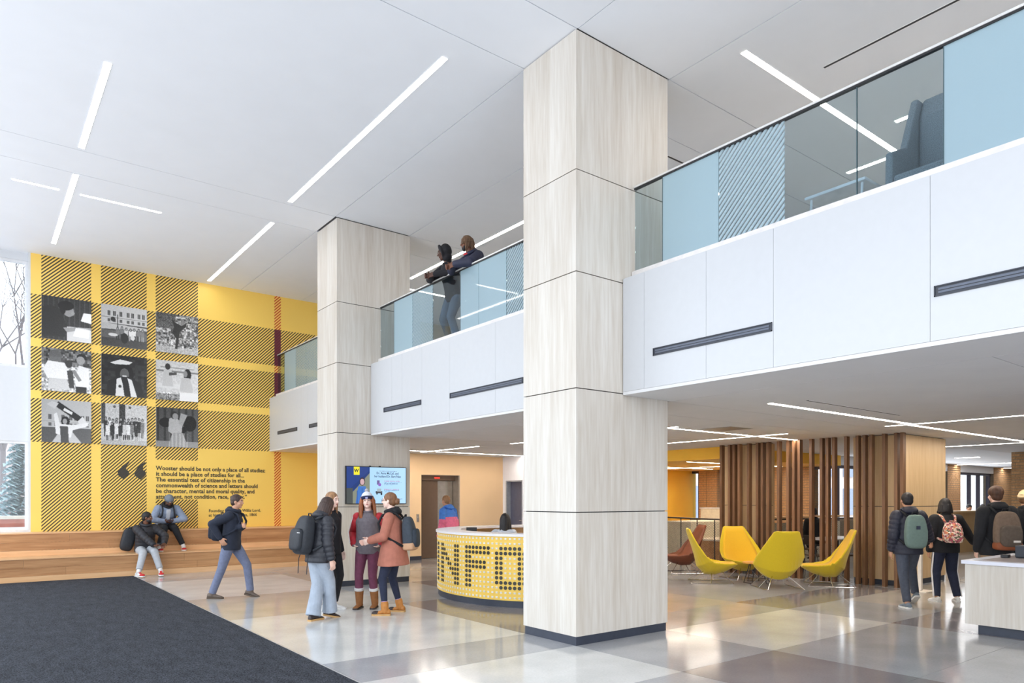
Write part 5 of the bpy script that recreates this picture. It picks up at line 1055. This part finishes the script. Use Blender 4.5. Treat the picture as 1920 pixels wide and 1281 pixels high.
p7 = person('seated person in grey beanie, grey-blue jacket and black joggers on the upper step', (3.46, 17.30, 0), PI, 1.76, pel=(0, 0, .995), lean=(30, 0, 0), head=(0, 44, 0), ankR=(3.22, 16.74, .55), ankL=(3.72, 16.74, .55), toe=(-8, 8), skin='dark', vox=.0085, body=1.08,
    wR=(3.40, 16.98, 1.10), wL=(3.54, 16.98, 1.10), poleR=(1, .2, -.4), poleL=(-1, .2, -.4), handR=dict(dir=(.35, -.7, -.05), palm=(.6, 0, .6), curl=.6), handL=dict(dir=(-.35, -.7, -.05), palm=(-.6, 0, .6), curl=.6), jacket=dict(mat=cloth('steel_blue_jacket', S(134, 146, 168), .8), e=.038, hem=-.06, sr=(.082, .070, .054), hood=1, hoodmat=BLK), pants=dict(mat=BLK, r=(.105, .10, .078, .066, .056), end=.05, socks=WSHOE), shoes=dict(mat=WSHOE, sole=WSOLE, toecap=RSHOE), hair=dict(style='short', mat=HB, beanie=(M('beanie_grey', S(118, 126, 136), .9), M('beanie_grey2', S(104, 112, 122), .9)), beard=HB, patch=M('patch_tan', S(180, 140, 120), .6)))
backpack(p7, 'black backpack on the back of the person in the grey beanie', PACKB, PACKB, w=.14, d=.07, h=.2, c=.24, off=.16)
phone(3.47, 16.87, 1.12, (0, -.9, -.25), 'dark phone held in both hands on the upper step')
SH = MB().obox(p7.spine(.36)[0]+p7.spine(.36)[1]@Vector((0, .136, 0)), p7.spine(.28)[1]@Vector((1, 0, 0)), p7.spine(.28)[1]@Vector((0, 1, 0)), p7.spine(.28)[1]@Vector((0, 0, 1)), .042, .016, .13).build('shirt_front', M('pale_shirt', S(200, 206, 216), .9), p7.T, local=True, bevel=.01)

# --- two men leaning on the balcony rail
p8 = person('person in black hoodie with hood up leaning on the balcony rail, left of the pair', (6.40, 9.94, 4.12), face(-1, -.12), 1.76, pel=(0, -.04, .91), lean=(17, 0, 0), head=(-40, 12, 0), skin='dark', vox=.0075, ankL=(6.46, 9.82, 4.205), ankR=(6.46, 10.06, 4.205),
    wL=(5.96, 9.80, 5.250), wR=(5.96, 9.91, 5.250), poleL=(-1, -.3, -.2), poleR=(1, -.3, -.2), handL=dict(dir=(-.5, .6, -.1), palm=(.2, .5, -.2), curl=.8), handR=dict(dir=(-.75, .1, -.1), palm=(.1, -.8, -.2), curl=.8), jacket=dict(mat=cloth('hoodie_black', S(30, 29, 34)), e=.030, hem=-.12, sr=(.080, .062, .046), name='hoodie'), pants=dict(mat=cloth('grey_trousers', S(96, 108, 124))), shoes=dict(mat=WSHOE, sole=WSOLE), hair=dict(style='short', mat=HB, hood=cloth('hoodie_black', S(30, 29, 34))))
CRM = M('cream_print', S(214, 200, 176), .8)
cq, cR = p8.spine(.30)
for k_ in range(4):
    a = math.radians(-26+k_*17); text_mesh('chest_letter', 'BOST'[k_] if False else ['W', 'O', 'O', 'S'][k_], .062, CRM, p8.T, cq+cR@Vector((-.07+k_*.045, .158-.02*abs(k_-1.5), .05-.012*abs(k_-1.5))), (cR @ Matrix.Rotation(PI/2, 3, 'X') @ Matrix.Rotation(PI, 3, 'Y')).to_euler(), extrude=.004, bold=.003)
p9 = person('person with short locs in navy parka with red lining leaning on the balcony rail', (6.42, 9.26, 4.12), face(-1, -.04), 1.69, pel=(0, -.04, .90), lean=(20, 0, 0), head=(-22, 4, 0), skin='brown', vox=.0075, ankL=(6.46, 9.14, 4.205), ankR=(6.46, 9.38, 4.205),
    wL=(5.95, 9.18, 5.250), wR=(5.96, 9.29, 5.250), poleL=(-1, -.3, -.2), poleR=(1, -.3, -.2), handL=dict(dir=(-.5, .6, -.25), palm=(.2, .5, -.2), curl=.8), handR=dict(dir=(-.75, .1, -.25), palm=(.1, -.8, -.2), curl=.8), jacket=dict(mat=cloth('parka_navy', S(38, 42, 66), .6), e=.042, hem=-.14, sr=(.094, .078, .060), hood=1, name='parka'), pants=dict(mat=BLK), shoes=dict(mat=DKS, sole=DKS), hair=dict(style='locs', mat=hairm('loc', S(74, 54, 42)), beard=HB))
cq, Rm = p9.spine(.47)
MB().tube([cq+Rm@Vector((.05*math.cos(a), .075+.02*math.sin(a), .05)) for a in (0, .8, 1.6, 2.4, PI)]+[cq+Rm@Vector((-.055, .03, .07))], .016, 8).build('red_lining', M('red_lining', S(206, 50, 60), .8), p9.T, local=True, smooth=True)
MB().tube([p9.spine(.44)[0]+p9.spine(.44)[1]@Vector((0, .135, .0)), p9.spine(.20)[0]+p9.spine(.20)[1]@Vector((0, .150, 0))], .004, 6).build('zipper', CHROME, p9.T, local=True)

# --- person in blue and pink jacket, receptionist
p10 = person('person in bright blue and pink jacket walking behind the information desk', (8.08, 12.68, 0), dirn(-.7, .5), 1.66, lean=(6, 0, 0), head=(0, 8, 0), skin='tan', vox=.0095, jacket=dict(mat=cloth('bright_blue_jacket', S(70, 130, 220), .7), e=.045, hem=-.12, sr=(.09, .075, .06), hood=1), pants=dict(mat=cloth('blue_pants', S(70, 110, 190))), shoes=dict(mat=DKS, sole=DKS), hair=dict(style='short', mat=HL), face_on=False)
PINK = cloth('pink_panel', S(236, 120, 158), .7)
pk = MB(); pk.loft([[p10.spine(h)[0]+p10.spine(h)[1]@Vector((.222*math.cos(a), .170*math.sin(a), 0)) for a in [2*PI*i/24 for i in range(24)]] for h in (-.06, .02, .12, .22, .30)]); pk.build('pink_band', PINK, p10.T, local=True, smooth=True)
for n in 'LR': MB().cap([p10.el[n].lerp(p10.sh[n], .3), p10.el[n], p10.wr[n]], [.080, .080, .064], 14).build('pink_sleeve', PINK, p10.T, local=True, smooth=True)
p11 = person('receptionist with long black hair in pale top seated inside the round desk', (7.50, 9.97, 0), dirn(.25, 1), 1.66, pel=(0, 0, .58), lean=(6, 0, 0), head=(12, 6, 0), ankL=(7.6, 10.32, .085), ankR=(7.8, 10.22, .085), wL=(7.4, 10.30, .80), wR=(7.75, 10.28, .80), skin='light', vox=.009, jacket=dict(mat=cloth('pale_grey_top', S(206, 212, 222)), e=.018, hem=-.05, sr=(.066, .052, .04), name='sweater'), pants=dict(mat=BLK), shoes=dict(mat=BLK, sole=BLK), hair=dict(style='long', mat=HB, len=.44, seed=3), face_on=False)
oc = thing('office_chair', 'office chair under the receptionist in the round desk', 'chair', (7.5, 9.97, 0)); MB().tube([(7.5, 9.97, .44), (7.5, 9.97, .49)], .23, 20).build('seat', BLACK, oc); MB().cyl(7.5, 9.97, .05, .44, .03).build('gas_post', CHROME, oc)
for k_ in range(5): a = k_*2*PI/5; MB().tube([(7.5, 9.97, .08), (7.5+.27*math.cos(a), 9.97+.27*math.sin(a), .035)], .018).build('foot', BLACK, oc)

# --- walkers at the right
p12 = person('person walking away in navy puffer jacket with a grey-green backpack', (11.0, 4.66, 0), dirn(.08, 1), 1.67, pel=(0, 0, .92), head=(-6, 6, 0), ankL=(10.83, 4.60, .085), ankR=(11.38, 4.72, .16), footp=(0, 30), toe=(6, -4), skin='tan', vox=.0078, wL=None, wR=(11.52, 4.55, .95), jacket=dict(mat=cloth('puffer_navy', S(34, 36, 52), .55), e=.046, hem=-.14, puff=.008, hood=1, sr=(.096, .082, .062), name='puffer_jacket'), pants=dict(mat=cloth('slate_trousers', S(72, 78, 92)), r=(.102, .092, .072, .064, .058), end=.01), shoes=dict(mat=cloth('grey_canvas', S(120, 132, 144)), sole=WSOLE), hair=dict(style='short', mat=HB), face_on=False)
GG = cloth('grey_green_pack', S(104, 124, 118), .85, .06); backpack(p12, 'grey-green backpack with a small dark square label', GG, GG, w=.155, d=.075, h=.25, c=.21, off=.165, strap=BLK, pocket=False, patch=(M('navy_label', S(30, 38, 62), .6), .0, .06, .026, .024))
p13 = person('person in black top and striped black track pants with a floral backpack', (12.08, 4.56, 0), dirn(.12, 1), 1.59, head=(-8, 4, 0), ankL=(11.90, 4.62, .085), ankR=(12.14, 4.42, .085), skin='tan', vox=.0078, body=1.08, wR=(12.62, 4.30, .80), jacket=dict(mat=BLK, e=.038, hem=-.12, sr=(.092, .076, .056), name='fleece'), pants=dict(mat=NAVY, r=(.11, .098, .078, .068, .058), end=.0, stripe=WST), shoes=dict(mat=WSHOE, sole=WSOLE), hair=dict(style='long', mat=HB, len=.14, seed=8), face_on=False)
def floral():
    m = M('floral_print', S(236, 214, 196), .8, var=.02); nt = m.node_tree; b = nt.nodes['Principled BSDF']; src = b.inputs['Base Color'].links[0].from_socket
    for sc_, cc, th in ((16, S(196, 92, 110), .60), (21, S(92, 104, 72), .62), (13, S(224, 140, 100), .63), (27, S(120, 60, 84), .66)):
        t_ = nt.nodes.new('ShaderNodeTexCoord'); mp = nt.nodes.new('ShaderNodeMapping'); mp.inputs['Location'].default_value = (sc_, sc_*.3, 2); n = nt.nodes.new('ShaderNodeTexNoise'); n.inputs['Scale'].default_value = sc_*1.6; nt.links.new(t_.outputs['Object'], mp.inputs[0]); nt.links.new(mp.outputs[0], n.inputs['Vector'])
        src = _mix(nt, _ramp(nt, n.outputs[0], [(th-.06, 0.), (th-.04, 1.)]), src, cc)
    nt.links.new(src, b.inputs['Base Color']); return m
FLO = floral(); backpack(p13, 'small cream backpack with pink floral print', FLO, FLO, w=.15, d=.07, h=.17, c=.22, off=.165, strap=FLO)
p14 = person('person with brown hair in black coat wearing a taupe backpack behind the counter', (11.60, 3.72, 0), dirn(.1, 1), 1.75, head=(4, 0, 0), skin='light', vox=.0085, body=1.05, jacket=dict(mat=BLK, e=.045, hem=-.16, sr=(.096, .08, .06), hood=1, name='coat'), pants=dict(mat=cloth('khaki_pants', S(176, 150, 120))), shoes=dict(mat=DKS, sole=DKS), hair=dict(style='fro', mat=hairm('mid_brown', S(84, 56, 40))), face_on=False)
backpack(p14, 'taupe backpack with rust leather base and pale label', cloth('taupe_pack', S(112, 94, 80)), cloth('taupe_pack2', S(92, 80, 70)), w=.165, d=.085, h=.26, c=.19, off=.165, bottom=M('rust_base', S(140, 76, 44), .6), strap=BLK, patch=(M('pale_label', S(220, 214, 206), .6), .05, -.14, .045, .014))
p15 = person('person in cream beanie and dark jacket cut by the right edge of the picture', (12.5, 3.62, 0), dirn(-.1, 1), 1.70, head=(-70, 0, 0), skin='tan', vox=.009, jacket=dict(mat=BLK, e=.045, hem=-.14, sr=(.095, .08, .06), hood=1), pants=dict(mat=NAVY), shoes=dict(mat=DKS, sole=DKS), hair=dict(style='short', mat=HC, beanie=(M('beanie_cream', S(236, 210, 168), .9), M('beanie_cream2', S(226, 198, 156), .9))))
backpack(p15, 'teal backpack at the right edge of the picture', cloth('teal_pack', S(52, 112, 104)), cloth('teal_pack', S(52, 112, 104)), w=.15, d=.08, h=.24, c=.2, off=.165, strap=BLK)
# --- seated student in blue and small heads at the bar
sc_ = thing('shell_chair', 'black shell chair under the student in navy beside the near column', 'chair', (12.92, 11.1, 0)); MB().ell((12.92, 11.1, .45), (.25, .25, .05)).build('seat', BLACK, sc_, smooth=True); MB().cyl(12.92, 11.1, .02, .45, .02).build('post', CHROME, sc_); MB().cyl(12.92, 11.1, .0, .02, .24, 24).build('base_disc', BLACK, sc_)
p16 = person('student in navy hooded jacket seated beside the near column, mostly hidden', (12.92, 11.1, 0), dirn(-1, .25), 1.72, pel=(0, 0, .56), lean=(12, 0, 0), head=(0, 20, 0), ankL=(12.55, 11.55, .085), ankR=(12.45, 11.3, .085), wL=(12.6, 11.3, .75), wR=(12.6, 11.2, .75), skin='tan', vox=.0095, jacket=dict(mat=cloth('jacket_royal_navy', S(40, 62, 104)), e=.045, hem=-.08, sr=(.09, .075, .058), hood=1), pants=dict(mat=BLK), shoes=dict(mat=WSHOE, sole=WSOLE), hair=dict(style='short', mat=HB), face_on=False)
def seated_far(label, x, y, rz, cm, hm, zp=.80, **kw):
    st_ = thing('bar_stool', 'stool under the '+label, 'stool', (x, y, 0)); MB().cyl(x, y, zp-.15, zp-.11, .17, 16).build('seat', BLACK, st_); MB().cyl(x, y, .0, zp-.15, .02).build('post', BLACK, st_)
    fx, fy = -math.sin(rz), math.cos(rz)
    return person(label, (x, y, 0), rz, 1.68, pel=(0, 0, zp), lean=(8, 0, 0), head=(0, 15, 0), ankL=(x+fx*.35, y+fy*.35, zp-.42), ankR=(x+fx*.35+.1, y+fy*.35, zp-.42), skin='tan', vox=.013, jacket=dict(mat=cm, e=.03, hem=-.05), pants=dict(mat=BLK), shoes=dict(mat=BLK, sole=BLK), hair=dict(style='short', mat=hm, **kw), face_on=False)
seated_far('small far person in dark top seen through the slats at the bar', 16.2, 9.0, dirn(.2, 1), BLK, HB, .62)
seated_far('small far person in pink top at the bar behind the floral backpack', 26.2, 9.25, dirn(-.1, -1), cloth('pink_top', S(214, 150, 140)), HB, .66)
seated_far('small far person in lilac jacket farther right along the bar', 27.4, 9.25, dirn(-.1, -1), cloth('lilac_top', S(140, 124, 190)), HB, .66)
coat = thing('draped_coat', 'black coat draped over a high chair between the walkers', 'coat', (12.9, 4.2, 0)); cb = MB(); sbox(cb, (12.85, 4.12, .86), (.17, .10, .26), Matrix.Rotation(.5, 3, 'Z'), .6); cb.build('coat_cloth', cloth('coat_charcoal', S(40, 44, 50), .85, .2), coat, smooth=True)
for dx, dy in ((-.12, -.05), (.12, -.08), (-.1, .12), (.12, .1)): MB().tube([(12.85+dx, 4.12+dy, .68), (12.85+dx*1.3, 4.12+dy*1.3, .0)], .012).build('chair_leg', BLACK, coat)
# ------------------------------------------------------------------ bake the voxel-remeshed bodies and clothes into plain meshes
bpy.context.view_layer.update()
_dg = bpy.context.evaluated_depsgraph_get()
_new = [(o, bpy.data.meshes.new_from_object(o.evaluated_get(_dg))) for o in REM]
for o, me in _new:
    o.modifiers.clear(); o.data = me; me.polygons.foreach_set('use_smooth', [True]*len(me.polygons))
